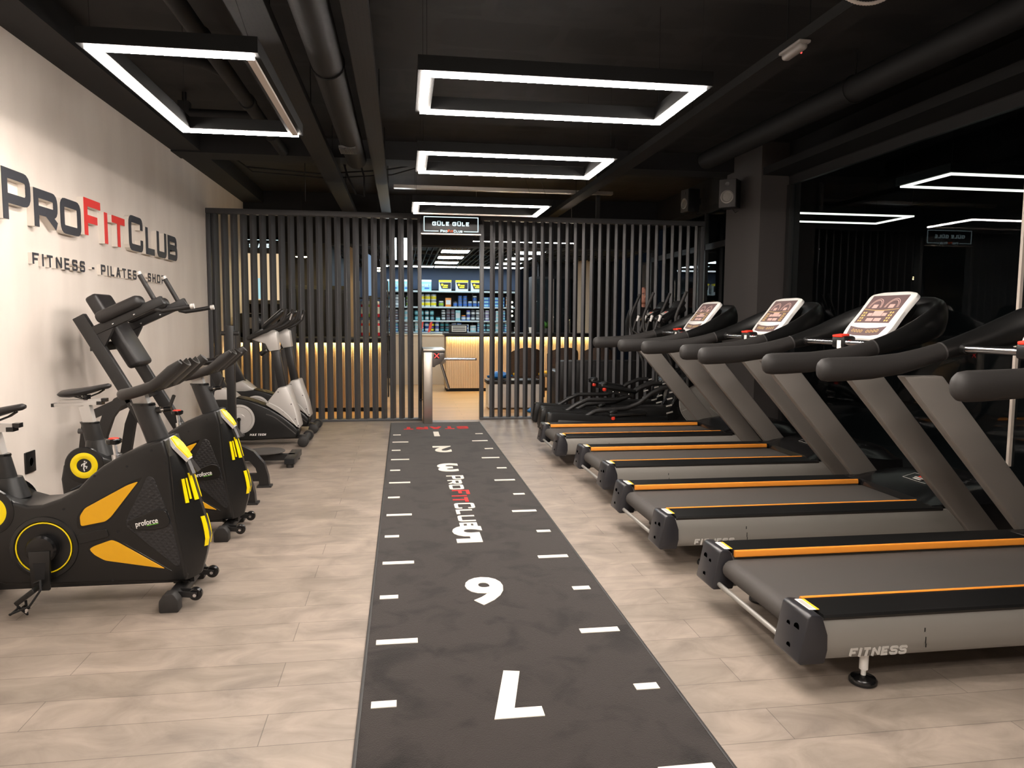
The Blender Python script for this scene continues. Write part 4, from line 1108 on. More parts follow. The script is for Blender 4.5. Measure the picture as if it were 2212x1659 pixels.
# ------------------------------------------------------------------ upright bikes by the partition
def make_upright():
    t = thing('upright_bike', (-1.10, 8.10, 0), '', 'exercise bike', 'upright bikes by the partition')
    X = lambda x: x+1.10
    prof = [(-1.12, .075), (-1.58, .055), (-1.92, .06), (-2.02, .11), (-2.03, .26), (-1.98, .40), (-1.95, .49), (-1.86, .53), (-1.72, .512), (-1.60, .485), (-1.50, .445), (-1.40, .40), (-1.25, .30), (-1.15, .215), (-1.095, .15)]
    bd = MB().prism([(X(a), b) for a, b in prof], 'y', -.12, .12, bev=.02, seg=3).build('bike_body', M_PLAST, t, ang=50)
    MB().prism([(X(a), b) for a, b in ((-1.205, .632), (-1.30, .612), (-1.435, .435), (-1.30, .345), (-1.09, .175), (-1.085, .20), (-1.115, .36))], 'y', -.128, .128, bev=.014).build('front_shroud', M_SILV, t)
    MB().prism([(X(a), b) for a, b in ((-1.955, .49), (-1.94, .585), (-1.85, .617), (-1.75, .535), (-1.72, .505), (-1.82, .49))], 'y', -.125, .125, bev=.012).build('rear_shroud', M_SILV, t)
    for s in (-1, 1):
        mb = MB(); T = lambda u, v, k, s=s: (u, s*(.1285+k), v)
        stroke(mb, [(X(-1.40), .46), (X(-1.30), .41), (X(-1.19), .31), (X(-1.115), .20)], .008, .002, .05, False, T)
        stroke(mb, [(X(-1.205), .62), (X(-1.14), .40), (X(-1.10), .22)], .007, .002, .05, False, T)
        mb.build('shroud_highlight', M_WHITE, bd, smooth=False)
        T2 = lambda u, v, k, s=s: (u, s*(.1195+k), v)
        mb = MB(); stroke(mb, [(X(-1.43), .335), (X(-1.35), .31), (X(-1.22), .20), (X(-1.13), .12)], .012, .003, .06, False, T2); mb.build('body_crease', M_DGREY, bd, smooth=False)
        sc = MB()
        for a, b in ((-1.30, .57), (-1.40, .46), (-1.25, .36), (-1.13, .28), (-1.17, .44), (-1.10, .21)): sc.cyl((X(a), s*.12, b), (X(a), s*.130, b), .006, n=8)
        sc.build('screw', M_DEEP, bd)
        MB().lathe([(.158, s*.112), (.154, s*.126), (.135, s*.130), (.128, s*.124), (.06, s*.126), (.055, s*.130), (.02, s*.130)], (X(-1.70), 0, .285), ax='y', n=40).build('crank_disc', M_SILV, t, ang=25)
        dz = -1 if s < 0 else 1
        MB().bar((X(-1.70), s*.14, .285), (X(-1.705), s*.142, .285+dz*.155), .016, .026, up=(1, 0, 0)).build('crank_arm', M_PLAST, t, smooth=False)
        MB().cyl((X(-1.70), s*.125, .285), (X(-1.70), s*.152, .285), .02).build('crank_hub', M_GLOSS, t)
        MB().box((X(-1.69), s*.20, .285+dz*.16), (.10, .09, .022), bev=.006).build('pedal', M_DGREY, t)
        Tt = lambda u, v, k, s=s: ((X(-1.60)+u) if s < 0 else (X(-1.455)-u), s*(.1195+k), .108+v)
        mb = MB(); word(mb, 'MAX TECH', .022, .006, .0015, Tt, gap=.16, wk=.95, slant=.2); mb.build('body_lettering', M_WHITE, bd, smooth=False)
    MB().bar((X(-1.265), 0, .56), (X(-1.345), 0, 1.03), .10, .085, up=(1, 0, 0), bev=.012).build('mast', M_FRAME, t)
    MB().prism([(X(a), b) for a, b in ((-1.39, .995), (-1.295, 1.01), (-1.315, 1.20), (-1.36, 1.22), (-1.41, 1.19), (-1.575, 1.135), (-1.555, 1.115), (-1.43, 1.075))], 'y', -.075, .075, bev=.008).build('mast_head', M_SILV, t)
    # console: sloping tray with a pair of bent bars
    MB().bar((X(-1.60), 0, 1.130), (X(-1.44), 0, 1.225), .20, .045, bev=.01).build('reading_rest', M_PLAST, t)
    MB().bar((X(-1.455), 0, 1.235), (X(-1.235), 0, 1.430), .22, .05, bev=.02).build('console', M_PLAST, t)
    MB().bar((X(-1.435), 0, 1.285), (X(-1.265), 0, 1.436), .17, .01, bev=.003).build('display', M_SILV, t)
    for s in (-1, 1):
        MB().tube([(X(-1.60), s*.10, 1.125), (X(-1.42), s*.17, 1.205), (X(-1.28), s*.22, 1.27), (X(-1.21), s*.235, 1.33), (X(-1.18), s*.235, 1.44)], .019, n=12).build('handlebar', M_RUBBER, t)
        MB().box((X(-1.205), s*.215, 1.36), (.015, .012, .07), ry=radians(18)).build('pulse_sensor', M_CHROME, t)
    MB().box((X(-1.45), 0, .985), (.09, .12, .05), ry=radians(-30), bev=.008).build('bottle_holder', M_GLOSS, t)
    MB().bar((X(-1.87), 0, .56), (X(-1.985), 0, .83), .065, .10, up=(1, 0, 0), bev=.008).build('seat_post', M_FRAME, t)
    sd = []
    for x, hw, top, bot in ((-2.16, .05, .90, .87), (-2.14, .09, .915, .85), (-2.06, .10, .92, .845), (-1.98, .08, .922, .85), (-1.92, .05, .925, .87), (-1.89, .025, .915, .88)):
        sd.append([(X(x), hw*cos(2*pi*k/16), (top+bot)/2+(top-bot)/2*sin(2*pi*k/16)) for k in range(16)])
    MB().loft(sd).build('saddle', M_VINYL, t, ang=60)
    for xx in (-1.04, -2.02):
        r = MB().cyl((X(xx), -.24, .060), (X(xx), .24, .060), .034).build('floor_roller', M_RUBBER, t)
        for s in (-1, 1): MB().tube([(X(xx), s*.17, .055), (X(xx), s*.255, .055), (X(xx), s*.262, .055)], [.055, .055, .045], n=20).build('roller_cap', M_RUBBER, r)
    MB().bar((X(-2.02), 0, .075), (X(-1.04), 0, .075), .08, .035).build('base_bar', M_FRAME, t, smooth=False)
    return t
ub = make_upright()
ub['label'] = 'near black and silver upright bike with the white lettering in view, by the slatted partition'
dup(ub, (-1.10, 9.0, 0), 'far black and silver upright bike, closest to the slatted partition')

# ------------------------------------------------------------------ elliptical trainers
def make_elliptical():
    t = thing('elliptical_trainer', (1.64, 8.62, 0), '', 'elliptical trainer', 'elliptical trainers')
    for s in (-1, 1):
        y = s*.20
        MB().prism([(0, .02), (.04, .0), (.9, .0), (1.5, .0), (1.5, .20), (.9, .20), (.10, .255), (.055, .262), (.03, .245)], 'y', y-.05, y+.05, bev=.012).build('base_beam', M_PLAST, t)
        MB().prism([(.12, .04), (.16, .175), (.85, .135), (.95, .04)], 'y', y+s*.048, y+s*.056, bev=.003).build('beam_cover', M_FRAME, t)
        if s < 0:
            T = lambda u, v, k: (.20+u, y-.056-k, .05+v)
            mb = MB(); word(mb, 'MAX TECH', .035, .007, .002, T, gap=.16, wk=1.2, slant=.2); mb.build('beam_lettering', M_BLACK, t, smooth=False)
        hi = s > 0
        z0 = .50 if hi else .235
        tl = radians(10 if hi else -3)
        dx = .80
        pd = MB().box((dx+.20, y, z0), (.46, .16, .045), ry=tl, bev=.02, seg=3).box((dx+.02, y, z0+.03+(.03 if hi else 0)), (.10, .15, .04), ry=radians(-20), bev=.015).build('pedal', M_PLAST, t)
        MB().box((dx+.02, y-.05, z0-.035+(.03 if hi else -.01)), (.045, .05, .05), bev=.015).build('pedal_knob', M_REDP, pd)
        MB().box((dx+.24, y, z0-.055), (.34, .07, .05), ry=tl).build('pedal_carrier', M_FRAME, pd, smooth=False)
        for q in (.14, .22, .34): MB().ball((dx+q, y-.04, z0-.055-(q-.24)*tl), (.012, .008, .012), 8, 6).build('pedal_bolt', M_CHROME, pd)
        arm = [(.35, y, .22), (.48, y, .30), (.62, y, .36), (.8, y, .36), (1.0, y, .36), (1.15, y, .40), (1.30, y, .50), (1.45, y, .555), (1.58, y, .56)]
        if not hi: arm = [(a, b, c-.12*(1-i/8)) for i, (a, b, c) in enumerate(arm)]
        MB().tube(arm, .026, n=12).build('pedal_arm', M_FRAME, t)
        hx = 1.69 if s < 0 else 1.46
        MB().tube([(hx, y*1.25, 1.69), (hx-.04, y*1.25, 1.60), (hx-.10, y*1.25, 1.46), (hx-.125, y*1.25, 1.385), (hx-.125, y*1.25, 1.28), (hx-.08, y*1.2, 1.1), (hx+.05, y*1.1, .8), (hx+.06, y*1.1, .56)], .019, n=12).build('swing_handle', M_RUBBER, t)
        MB().tube([(1.42, y*.75, 1.42), (1.37, y*.75, 1.32), (1.34, y*.75, 1.21), (1.40, y*.6, 1.16), (1.5, y*.3, 1.16)], .016, n=10).build('fixed_handle', M_RUBBER, t)
        MB().cyl((1.415, y*.75, 1.405), (1.385, y*.75, 1.335), .019).build('pulse_sensor', M_WHITE, t)
    # flywheel housing
    cx, cz, y0 = 1.98, .36, .13
    MB().lathe([(.33, -y0), (.36, -y0+.03), (.36, y0-.03), (.33, y0)], (cx, 0, cz), ax='y', n=48).build('flywheel_housing', M_PLAST, t, ang=30)
    for s in (-1, 1):
        MB().lathe([(.30, s*(y0-.005)), (.30, s*(y0+.008)), (.28, s*(y0+.012)), (.05, s*(y0+.012))], (cx, 0, cz), ax='y', n=48).build('flywheel_disc', M_STEEL, t, ang=30)
        sp = MB()
        for k in range(6):
            a = pi*k/3+.4; sp.bar((cx+.12*cos(a), s*(y0+.012), cz+.12*sin(a)), (cx+.28*cos(a), s*(y0+.012), cz+.28*sin(a)), .004, .006)
        sp.ring((cx, s*(y0+.01), cz), .298, .004)
        sp.build('disc_spoke', M_LGREY, t)
        # crescent cover with slots
        outer = [(cx+.56*cos(a)+.08, cz-.36+.60*sin(a)*1.02) for a in [radians(q) for q in range(90, 181, 10)]]
        inner = [(cx+.36*cos(a), cz+.36*sin(a)) for a in [radians(q) for q in range(205, 99, -10)]]
        MB().prism([(a, max(b, .01)) for a, b in outer+inner], 'y', s*(y0-.02), s*(y0+.045), bev=.008).build('crescent_cover', M_GLOSS, t, ang=30)
        sl = MB()
        for k in range(5):
            q = radians(196-k*11); r = .445-.006*k
            sl.box((cx+r*cos(q)-.005, s*(y0+.046), cz+r*sin(q)), (.085-.008*k, .004, .018), ry=-radians(14), bev=.0015)
        sl.build('cover_slot', M_LGREY, t)
        T = lambda u, v, k, s=s: (cx-.62+u, s*(y0+.002+k), .10+v)
    MB().bb(.9, 2.3, -.14, .14, .03, .30, bev=.02).build('drive_box', M_PLAST, t)
    T = lambda u, v, k: (1.19+u, -.141-k, .20+v)
    mb = font_mesh('G9', .05, .002, T, bold=.002, shear=.3); mb.build('drive_lettering', M_LGREY, t, smooth=False)
    MB().bar((1.86, 0, .55), (1.64, 0, 1.30), .11, .10, up=(1, 0, 0), bev=.02).build('mast', M_FRAME, t)
    cn = MB().box((1.58, 0, 1.42), (.34, .32, .09), ry=radians(-30), bev=.03, seg=3).build('console', M_GLOSS, t)
    MB().box((1.50, 0, 1.43), (.10, .12, .008), ry=radians(-30), bev=.002).build('console_keys', M_LGREY, cn)
    MB().box((1.52, -.03, 1.445), (.03, .03, .012), ry=radians(-30), bev=.003).build('start_button', M_REDP, cn)
    MB().box((1.68, 0, 1.52), (.06, .30, .14), ry=radians(30), bev=.02).build('console_hood', M_PLAST, cn)
    for xx in (1.45, 2.2):
        MB().cyl((xx, -.27, .03), (xx, .27, .03), .03).build('floor_tube', M_FRAME, t)
    return t
el = make_elliptical()
el['label'] = 'near black elliptical trainer, just behind the farthest treadmill'
dup(el, (1.68, 9.27, 0), 'far black elliptical trainer, right in front of the slatted partition')
# ------------------------------------------------------------------ turnstile
t = thing('turnstile', (.316, 9.42, 0), 'brushed steel turnstile post with a red cross light in the doorway', 'turnstile')
MB().bb(-.055, .055, -.06, .60, 0, .93, bev=.004).build('post', M_BRUSH, t)
MB().bb(-.06, .215, -.07, .62, .935, .965, bev=.004).build('top_lid', M_BRUSH, t)
MB().bb(-.058, .213, -.068, .618, .925, .936).build('lid_seam', M_DEEP, t, smooth=False)
hd = MB().prism([(.055, .925), (.21, .925), (.21, .845), (.145, .775), (.10, .755), (.085, .735), (.055, .735)], 'y', -.05, .30, bev=.004).build('arm_head', mat('dark_steel', (112, 106, 102), .32, metal=.7), t)
MB().bb(.075, .145, -.056, -.049, .845, .915).build('indicator_window', M_DEEP, hd, smooth=False)
mb = MB(); T = lambda u, v, k: (.082+u, -.057-k, .852+v)
stroke(mb, [(0, 0), (.056, .056)], .009, .002, 0, False, T); stroke(mb, [(0, .056), (.056, 0)], .009, .002, 0, False, T)
mb.build('red_cross', M_REDLED, hd, smooth=False)
hb = MB().cyl((.16, .06, .80), (.205, .06, .835), .05, n=20).build('arm_hub', M_BRUSH, t)
for a, b in (((.20, .05, .832), (.615, .03, .832)), ((.165, .08, .80), (.275, .10, .44)), ((.19, .1, .82), (.24, .52, .66))):
    MB().cyl(a, b, .0165, n=16).build('arm_tube', M_CHROME, t)
MB().cyl((.612, .03, .832), (.626, .03, .832), .0165).build('arm_cap', M_BLACK, t)

# ------------------------------------------------------------------ reception counters
def ribbed():
    m = bpy.data.materials.new('ribbed_oak_panel'); m.use_nodes = True
    b = m.node_tree.nodes['Principled BSDF']; b.inputs['Base Color'].default_value = rgb(228, 202, 166); b.inputs['Roughness'].default_value = .5
    return m
M_RIB = ribbed()
def counter(name, loc, w, dpt, h, label, top=.05):
    t = thing(name, loc, label, 'counter', 'reception counters')
    mb = MB().bb(0, w, .02, dpt, .06, h-top)
    n = int(w/.032)
    for k in range(n):
        x = (k+.5)*w/n
        mb.prism([(x-.011, .022), (x+.011, .022), (x+.007, -.002), (x-.007, -.002)], 'z', .06, h-top-.012)
    mb.build('ribbed_front', M_RIB, t, smooth=False)
    MB().bb(.01, w-.01, .03, dpt, 0, .06).build('plinth', M_DEEP, t, smooth=False)
    MB().bb(-.03, w+.03, -.10, dpt+.03, h-top, h, bev=.006).build('counter_top', M_PLAST, t)
    MB().bb(-.03, w+.03, -.10, -.088, h-top-.022, h-top+.002).build('top_lip', M_PLAST, t, smooth=False)
    MB().bb(.02, w-.02, -.05, -.035, h-top-.008, h-top-.0005).build('light_strip', M_LEDY, t, smooth=False)
    return t
counter('reception_counter', (XL+.04, 10.78, 0), 2.08, .6, 1.07, 'long left reception counter with a lit ribbed wooden front behind the slats')
counter('reception_counter', (.79, 13.62, 0), 2.75, .6, 1.09, 'reception counter with a lit ribbed wooden front behind the turnstile')
t = thing('side_counter', (-.25, 15.1, 0), 'plain beige side counter below the product shelves', 'counter')
MB().bb(0, 1.15, 0, .5, 0, 1.0).build('counter_body', M_BEIGE, t, smooth=False)
MB().bb(-.02, 1.17, -.02, .52, 1.0, 1.03, bev=.004).build('counter_top', M_BEIGE, t)
t = thing('card_display', (.93, 13.72, 1.09), 'small black and white counter display on the reception counter', 'display stand')
MB().box((.09, .0, .075), (.34, .10, .15), bev=.006).build('display_box', M_BLACK, t)
MB().bb(-.03, .24, -.055, -.05, .02, .13).build('display_card', M_STICK, t, smooth=False)
q = MB()
for z in (.04, .07, .10): q.bb(-.015, .225, -.0565, -.0545, z, z+.014)
q.build('card_print', M_BLACK, t, smooth=False)
for i, x in enumerate((.38, .56)):
    t = thing('small_flag', (x, 15.3, 1.03), 'small red and white desk flag on the beige side counter, %s of two' % ('left' if i == 0 else 'right'), 'flag', 'desk flags')
    MB().cyl((0, 0, 0), (.05, 0, .26), .004, n=6).lathe([(.03, 0), (.03, .012), (.01, .014)], (0, 0, 0), n=14).build('flag_pole', M_CHROME, t)
    MB().prism([(.05, .255), (.035, .15), (.0, .05), (-.05, .03), (-.02, .16), (.0, .24)], 'y', -.004, .004).build('flag_cloth', M_REDP, t, smooth=False)

# ------------------------------------------------------------------ shop walls and lit grid ceiling
M_BLUEG = mat('blue_grey_paint', (66, 80, 104), .6)
struct(MB().bb(-1.2, 2.75, 17.25, 17.35, 0, 2.75).build('wall_shop', M_BLUEG))
struct(MB().bb(2.75, 4.3, 14.9, 15.0, 0, 2.75).build('wall_shop_right', M_DEEP))
struct(MB().bb(-3.5, -1.2, 12.55, 12.65, 0, ZC).build('wall_bar', mat('dark_grey_wall', (64, 59, 57), .6)))
struct(MB().bb(-1.25, -1.15, 12.6, 17.3, 0, 2.75).build('wall_shop_left', M_BLUEG))
struct(MB().bb(-3.5, XR, 12.0, 12.1, 2.52, ZC+.1).build('trim_4', M_DEEP))
struct(MB().bb(-1.2, XR, 12.05, 17.35, 2.74, 2.8).build('ceiling.001', mat('plenum_grey', (50, 54, 60), .7)))
struct(MB().bb(3.44, 3.72, 14.35, 14.65, 0, 2.74).build('wall_shop_column', M_BEIGE))
struct(MB().bb(-.90, -.78, 12.50, 12.62, 0, 2.52).build('wall_bar_column', mat('brown_beige_column', (150, 132, 116), .55)))
gr = MB()
for k in range(56):
    x = -1.1+.095*k
    gr.bb(x-.006, x+.006, 12.1, 17.2, 2.50, 2.55)
for y in (12.1, 13.4, 14.7, 16.0, 17.15): gr.bb(-1.15, 4.2, y-.02, y+.02, 2.498, 2.56)
for x in (.62, 1.18): gr.bb(x-.012, x+.012, 12.1, 17.2, 2.497, 2.56)
struct(gr.build('ceiling_grid', mat('grid_black', (40, 42, 46), .5), smooth=False))
def panel(x, y, w, d, label, m=None):
    t = thing('ceiling_panel_light', (x, y, 2.50), label, 'ceiling light', 'lit panels in the shop ceiling')
    MB().bb(-w/2-.012, w/2+.012, -d/2-.012, d/2+.012, -.004, .03).build('panel_frame', M_SILV, t, smooth=False)
    MB().bb(-w/2, w/2, -d/2, d/2, -.008, -.003).build('panel_diffuser', m or M_LEDC, t, smooth=False)
for i, y in enumerate((12.75, 14.0, 15.3)):
    panel(.90, y, .46, .5, 'lit ceiling panel over the side counter, %s from the doorway' % ('first', 'second', 'third')[i])
    panel(2.2, y, .46, .5, 'lit ceiling panel behind the right slats, %s from the doorway' % ('first', 'second', 'third')[i])
for i in range(7):
    panel(-.55+.5*i, 16.55, .47, .42, 'lit panel in the row above the product shelves, %s from the left' % ('first', 'second', 'third', 'fourth', 'fifth', 'sixth', 'seventh')[i], M_LEDR)
t = thing('linear_lamp', (1.045, 11.05, 2.5), 'slim straight lamp hanging behind the right partition', 'ceiling lamp')
MB().bb(0, 1.55, 0, .04, .006, .06).build('lamp_housing', M_BLACK, t, smooth=False)
MB().bb(.004, 1.546, .004, .036, 0, .007).build('diffuser', M_LED, t, smooth=False)
for x in (.05, 1.5): MB().cyl((x, .02, .05), (x, .02, ZC-2.5), .002, n=6).build('suspension_wire', M_BRUSH, t)
for i, x in enumerate((-.12, .05)):
    t = thing('vertical_light', (x, 11.96, 2.27), '%s upright white light tube hung behind the left slats' % ('left' if i == 0 else 'right'), 'light', 'upright white lights')
    MB().bb(-.035, .035, 0, .03, 0, .36, bev=.004).build('light_body', M_SILV, t)
    MB().bb(-.030, .030, -.004, .001, .01, .35).build('light_diffuser', M_LEDC, t, smooth=False)
    MB().cyl((0, .015, .36), (0, .015, ZC-2.27), .003, n=6).build('suspension_rod', M_BLACK, t)
t = thing('blue_light_panel', (-.62, 12.42, 1.72), 'tall pale blue glowing panel with a rounded corner behind the left slats', 'light panel')
MB().prism(rounded([(0, 0), (.20, 0), (.20, .5), (.12, .66), (0, .70)], .08, 4), 'y', 0, .04).build('panel_body', emis('blue_glow', (.45, .68, 1.0), .45), t, smooth=False)
MB().bb(.08, .12, .012, .03, -1.72, 0).build('panel_stand', M_BLACK, t, smooth=False)
# pendant lamps over the bar
for i, (x, y, z, l) in enumerate(((-1.50, 11.6, 2.27, 'gold pendant lamp hanging over the left counter'), (-.36, 11.75, 2.13, 'gold pendant lamp with stacked rings hanging near the bottle shelf'))):
    t = thing('pendant_lamp', (x, y, z), l, 'pendant lamp', 'gold pendant lamps')
    MB().lathe([(.10, 0), (.11, .02), (.03, .10), (.015, .13)], (0, 0, 0), n=24).build('lamp_shade', M_BLACK, t)
    MB().lathe([(.085, -.006), (.095, .0), (.085, .012)], (0, 0, 0), n=24).build('glow_ring', M_LEDY, t)
    if i: MB().lathe([(.065, -.05), (.075, -.045), (.065, -.035)], (0, 0, 0), n=24).build('glow_ring', M_LEDY, t)
    MB().cyl((0, 0, .12), (0, 0, ZC-z), .004, n=6).build('lamp_cord', M_BLACK, t)
# back bar and menu board
t = thing('back_bar', (-2.6, 12.1, 0), 'black back bar cabinet behind the left counter', 'cabinet')
MB().bb(.55, 1.75, 0, .42, 0, 1.86, bev=.006).build('cabinet_body', M_DEEP, t)
for x in (.57, .97, 1.37): MB().bb(x, x+.37, -.012, 0, .1, 1.8).build('cabinet_door', M_GLOSS, t, smooth=False)
for x in (.92, 1.32, 1.42): MB().bb(x, x+.012, -.03, -.012, .9, 1.1).build('door_handle', M_BRUSH, t, smooth=False)
t = thing('menu_board', (-2.50, 12.0, 1.62), 'lit tan menu board with a cup picture behind the left slats', 'menu board')
MB().bb(0, .62, 0, .05, -.06, .98, bev=.004).build('board_frame', M_DGREY, t)
MB().bb(.02, .60, -.004, .001, 0, .72).build('lit_screen', emis('tan_screen', (.95, .70, .42), .85), t, smooth=False)
MB().prism(rounded([(.23, .02), (.36, .02), (.40, .20), (.36, .34), (.25, .34), (.20, .20)], .03, 3), 'y', -.008, -.003).build('cup_picture', emis('cup_cyan', (.55, .9, .95), .8), t, smooth=False)
MB().bb(.02, .60, -.006, -.002, .925, .932).build('header_line', M_SIGN, t, smooth=False)
mb = MB(); T = lambda u, v, k: (.16+u, -.003-k, .81+v); word(mb, 'SHAKE', .06, .014, .003, T, gap=.2, wk=1.0); mb.build('header_lettering', M_SIGN, t, smooth=False)
t = thing('coffee_machine', (-2.12, 10.98, 1.07), 'black and steel coffee machine on the left counter', 'coffee machine')
MB().box((.0, .1, .17), (.34, .34, .34), bev=.02).build('machine_body', M_GLOSS, t)
MB().box((.03, -.075, .20), (.12, .02, .16), bev=.006).build('machine_front', M_SILV, t)
MB().cyl((.03, -.10, .13), (.03, -.10, .19), .018).build('spout', M_BLACK, t)
MB().box((0, -.06, .012), (.22, .12, .024), bev=.004).build('drip_tray', M_BRUSH, t)

# ------------------------------------------------------------------ product shelves
su = thing('product_shelf_unit', (-.35, 16.72, 0), 'wide wall shelf unit full of supplement tubs behind the reception', 'shelf')
MB().bb(0, 3.0, .49, .52, .6, 2.02).build('back_panel', M_DEEP, su, smooth=False)
for x in (0, .97, 1.95, 2.97): MB().bb(x, x+.03, .44, .49, .6, 2.02).build('shelf_upright', M_DGREY, su, smooth=False)
LV = (1.05, 1.31, 1.62, 1.975)
M_SHELF = mat('pale_shelf', (198, 216, 220), .4)
for z in LV: MB().bb(0, 3.0, .02, .49, z-.035, z, bev=.003).build('shelf_board', M_SHELF, su)
MB().bb(0, 3.0, .05, .49, .0, .6).build('shelf_base', M_DGREY, su, smooth=False)
PC = {'blue': (60, 110, 190), 'navy': (40, 52, 100), 'teal': (70, 150, 160), 'black': (34, 34, 42), 'white': (216, 224, 226), 'purple': (120, 96, 160), 'yellow': (236, 220, 50),
      'grey': (120, 128, 138), 'red': (200, 50, 70), 'cyan': (150, 210, 220), 'maroon': (96, 60, 70), 'orange': (240, 150, 60), 'green': (150, 190, 50)}
PM = {k: mat('pack_'+k, v, .35) for k, v in PC.items()}
_tub = {}
def tub_mesh(r, h):
    k = ('t', r, h)
    if k not in _tub:
        b = MB().lathe([(r*.95, 0), (r, .006), (r, h*.74), (r*.86, h*.80)], (0, 0, 0), n=12)
        l = MB().lathe([(r*.92, h*.79), (r*.95, h*.8), (r*.95, h*.97), (r*.9, h)], (0, 0, 0), n=12)
        g_ = MB().lathe([(r*1.004, h*.2), (r*1.012, h*.21), (r*1.012, h*.62), (r*1.004, h*.63)], (0, 0, 0), n=12)
        _tub[k] = (b, l, g_)
    return _tub[k]
_proto = {}
def tub(x, y, z, body, lid, band, r, h, label, group, cat='tub'):
    k = (body, lid, band, r, h)
    if k in _proto: return dup(_proto[k], (x, y, z), label)
    b, l, g_ = tub_mesh(r, h)
    t = thing('supplement_tub', (x, y, z), label, cat, group)
    b.build('tub_body', PM[body], t); l.build('tub_lid', PM[lid], t); g_.build('tub_label', PM[band], t)
    _proto[k] = t
    return t
def pack(x, y, z, w, h, d, body, band, label, group):
    k = ('b', w, h, d, body, band)
    if k in _proto: return dup(_proto[k], (x, y, z), label)
    t = thing('supplement_box', (x, y, z), label, 'box', group)
    MB().bb(-w/2, w/2, 0, d, 0, h, bev=.004).build('box_body', PM[body], t)
    MB().bb(-w*.42, w*.42, -.003, .001, h*.25, h*.75).build('box_label', PM[band], t, smooth=False)
    _proto[k] = t
    return t
def ordinal(n):
    return ['first', 'second', 'third', 'fourth', 'fifth', 'sixth', 'seventh', 'eighth', 'ninth', 'tenth', 'eleventh', 'twelfth', 'thirteenth', 'fourteenth', 'fifteenth', 'sixteenth',
            'seventeenth', 'eighteenth', 'nineteenth', 'twentieth', 'twenty-first', 'twenty-second', 'twenty-third', 'twenty-fourth', 'twenty-fifth', 'twenty-sixth', 'twenty-seventh', 'twenty-eighth', 'twenty-ninth', 'thirtieth'][n]
SN = ('lowest', 'second lowest', 'third', 'top')
def row(lv, items):
    """items: (x, kind, n stacked, body, lid, band, r, h)"""
    z0 = LV[lv]
    for i, (x, kind, n, body, lid, band, r, h) in enumerate(items):
        for j in range(n):
            pos = '' if n == 1 else (', bottom of stack' if j == 0 else (', top of stack' if j == n-1 else ', middle of stack'))
            w = 'on %s shelf' % SN[lv]
            if kind == 't': tub(x, 16.86, z0+j*h, body, lid, band, r, h, '%s tub with %s lid, %s from left %s%s' % (body, lid, ordinal(i), w, pos), 'supplement tubs on the shelves')
            else: pack(x, 16.82, z0+j*h, r, h, .14, body, band, '%s supplement box, %s column from left %s%s' % (body, ordinal(i), w, pos), 'supplement boxes on the shelves')
it = []
x = -.26
seqs = [('blue', 'white', 'cyan', 2), ('blue', 'white', 'cyan', 2), ('black', 'blue', 'white', 2), ('maroon', 'white', 'white', 2), ('white', 'white', 'cyan', 2), ('cyan', 'white', 'white', 2), ('blue', 'white', 'cyan', 2), ('blue', 'navy', 'white', 2), ('navy', 'purple', 'yellow', 2), ('blue', 'purple', 'white', 2), ('black', 'grey', 'teal', 2), ('black', 'grey', 'teal', 2)]
row(0, [(x+.115*i, 't', n, b, l, bd_, .047, .112) for i, (b, l, bd_, n) in enumerate(seqs)] +
    [(1.16, 'b', 2, 'grey', 0, 'blue', .10, .10), (1.28, 'b', 2, 'blue', 0, 'white', .10, .10), (1.42, 'b', 2, 'white', 0, 'blue', .15, .085), (1.60, 't', 1, 'cyan', 'white', 'white', .07, .15)] +
    [(1.74+.105*i, 't', 2, ('blue', 'navy', 'black', 'black', 'white', 'blue', 'blue')[i], ('white', 'grey', 'grey', 'grey', 'white', 'white', 'white')[i], 'cyan', .045, .108) for i in range(7)])
row(1, [(-.26+.115*i, 't', 2, b, l, bd_, .045, .118) for i, (b, l, bd_) in enumerate((('purple', 'white', 'white'), ('maroon', 'white', 'grey'), ('white', 'white', 'cyan'), ('white', 'white', 'cyan'), ('black', 'white', 'teal'), ('teal', 'black', 'cyan'), ('teal', 'black', 'cyan'), ('teal', 'black', 'white'), ('teal', 'black', 'cyan')))] +
    [(.80, 't', 1, 'teal', 'black', 'cyan', .05, .09), (.92, 't', 2, 'black', 'white', 'white', .045, .118), (1.03, 't', 2, 'maroon', 'grey', 'grey', .045, .125), (1.135, 't', 2, 'maroon', 'grey', 'grey', .045, .125), (1.25, 'b', 1, 'cyan', 0, 'white', .11, .23), (1.38, 't', 1, 'blue', 'orange', 'white', .05, .12)] +
    [(1.49+.108*i, 't', 2, ('blue', 'black', 'black', 'purple', 'purple')[i], ('purple', 'grey', 'white', 'white', 'white')[i], 'white', .045, .118) for i in range(5)] +
    [(2.05, 'b', 3, 'purple', 0, 'white', .10, .075), (2.17, 'b', 3, 'white', 0, 'cyan', .10, .075), (2.30, 't', 2, 'blue', 'white', 'cyan', .045, .118), (2.42, 't', 2, 'grey', 'white', 'white', .045, .118)])
row(2, [(-.25, 't', 2, 'white', 'white', 'teal', .05, .13), (-.12, 't', 2, 'grey', 'white', 'white', .05, .13), (0, 'b', 2, 'white', 0, 'grey', .11, .10), (.14, 't', 2, 'white', 'grey', 'green', .05, .13)] +
    [(.43+.135*i, 't', 2, 'white', 'grey', 'yellow', .062, .142) for i in range(3)] +
    [(.87, 't', 1, 'grey', 'white', 'green', .055, .13), (1.03, 'b', 1, 'orange', 0, 'white', .13, .20)] +
    [(1.19+.112*i, 't', (1, 2, 2, 1, 2, 1)[i], 'grey', ('black', 'blue', 'blue', 'white', 'white', 'white')[i], 'blue', .048, .125) for i in range(6)] +
    [(1.90+.12*i, 'b', 3, 'blue', 0, 'cyan', .115, .075) for i in range(4)] + [(2.40, 't', 2, 'orange', 'white', 'white', .045, .12)])
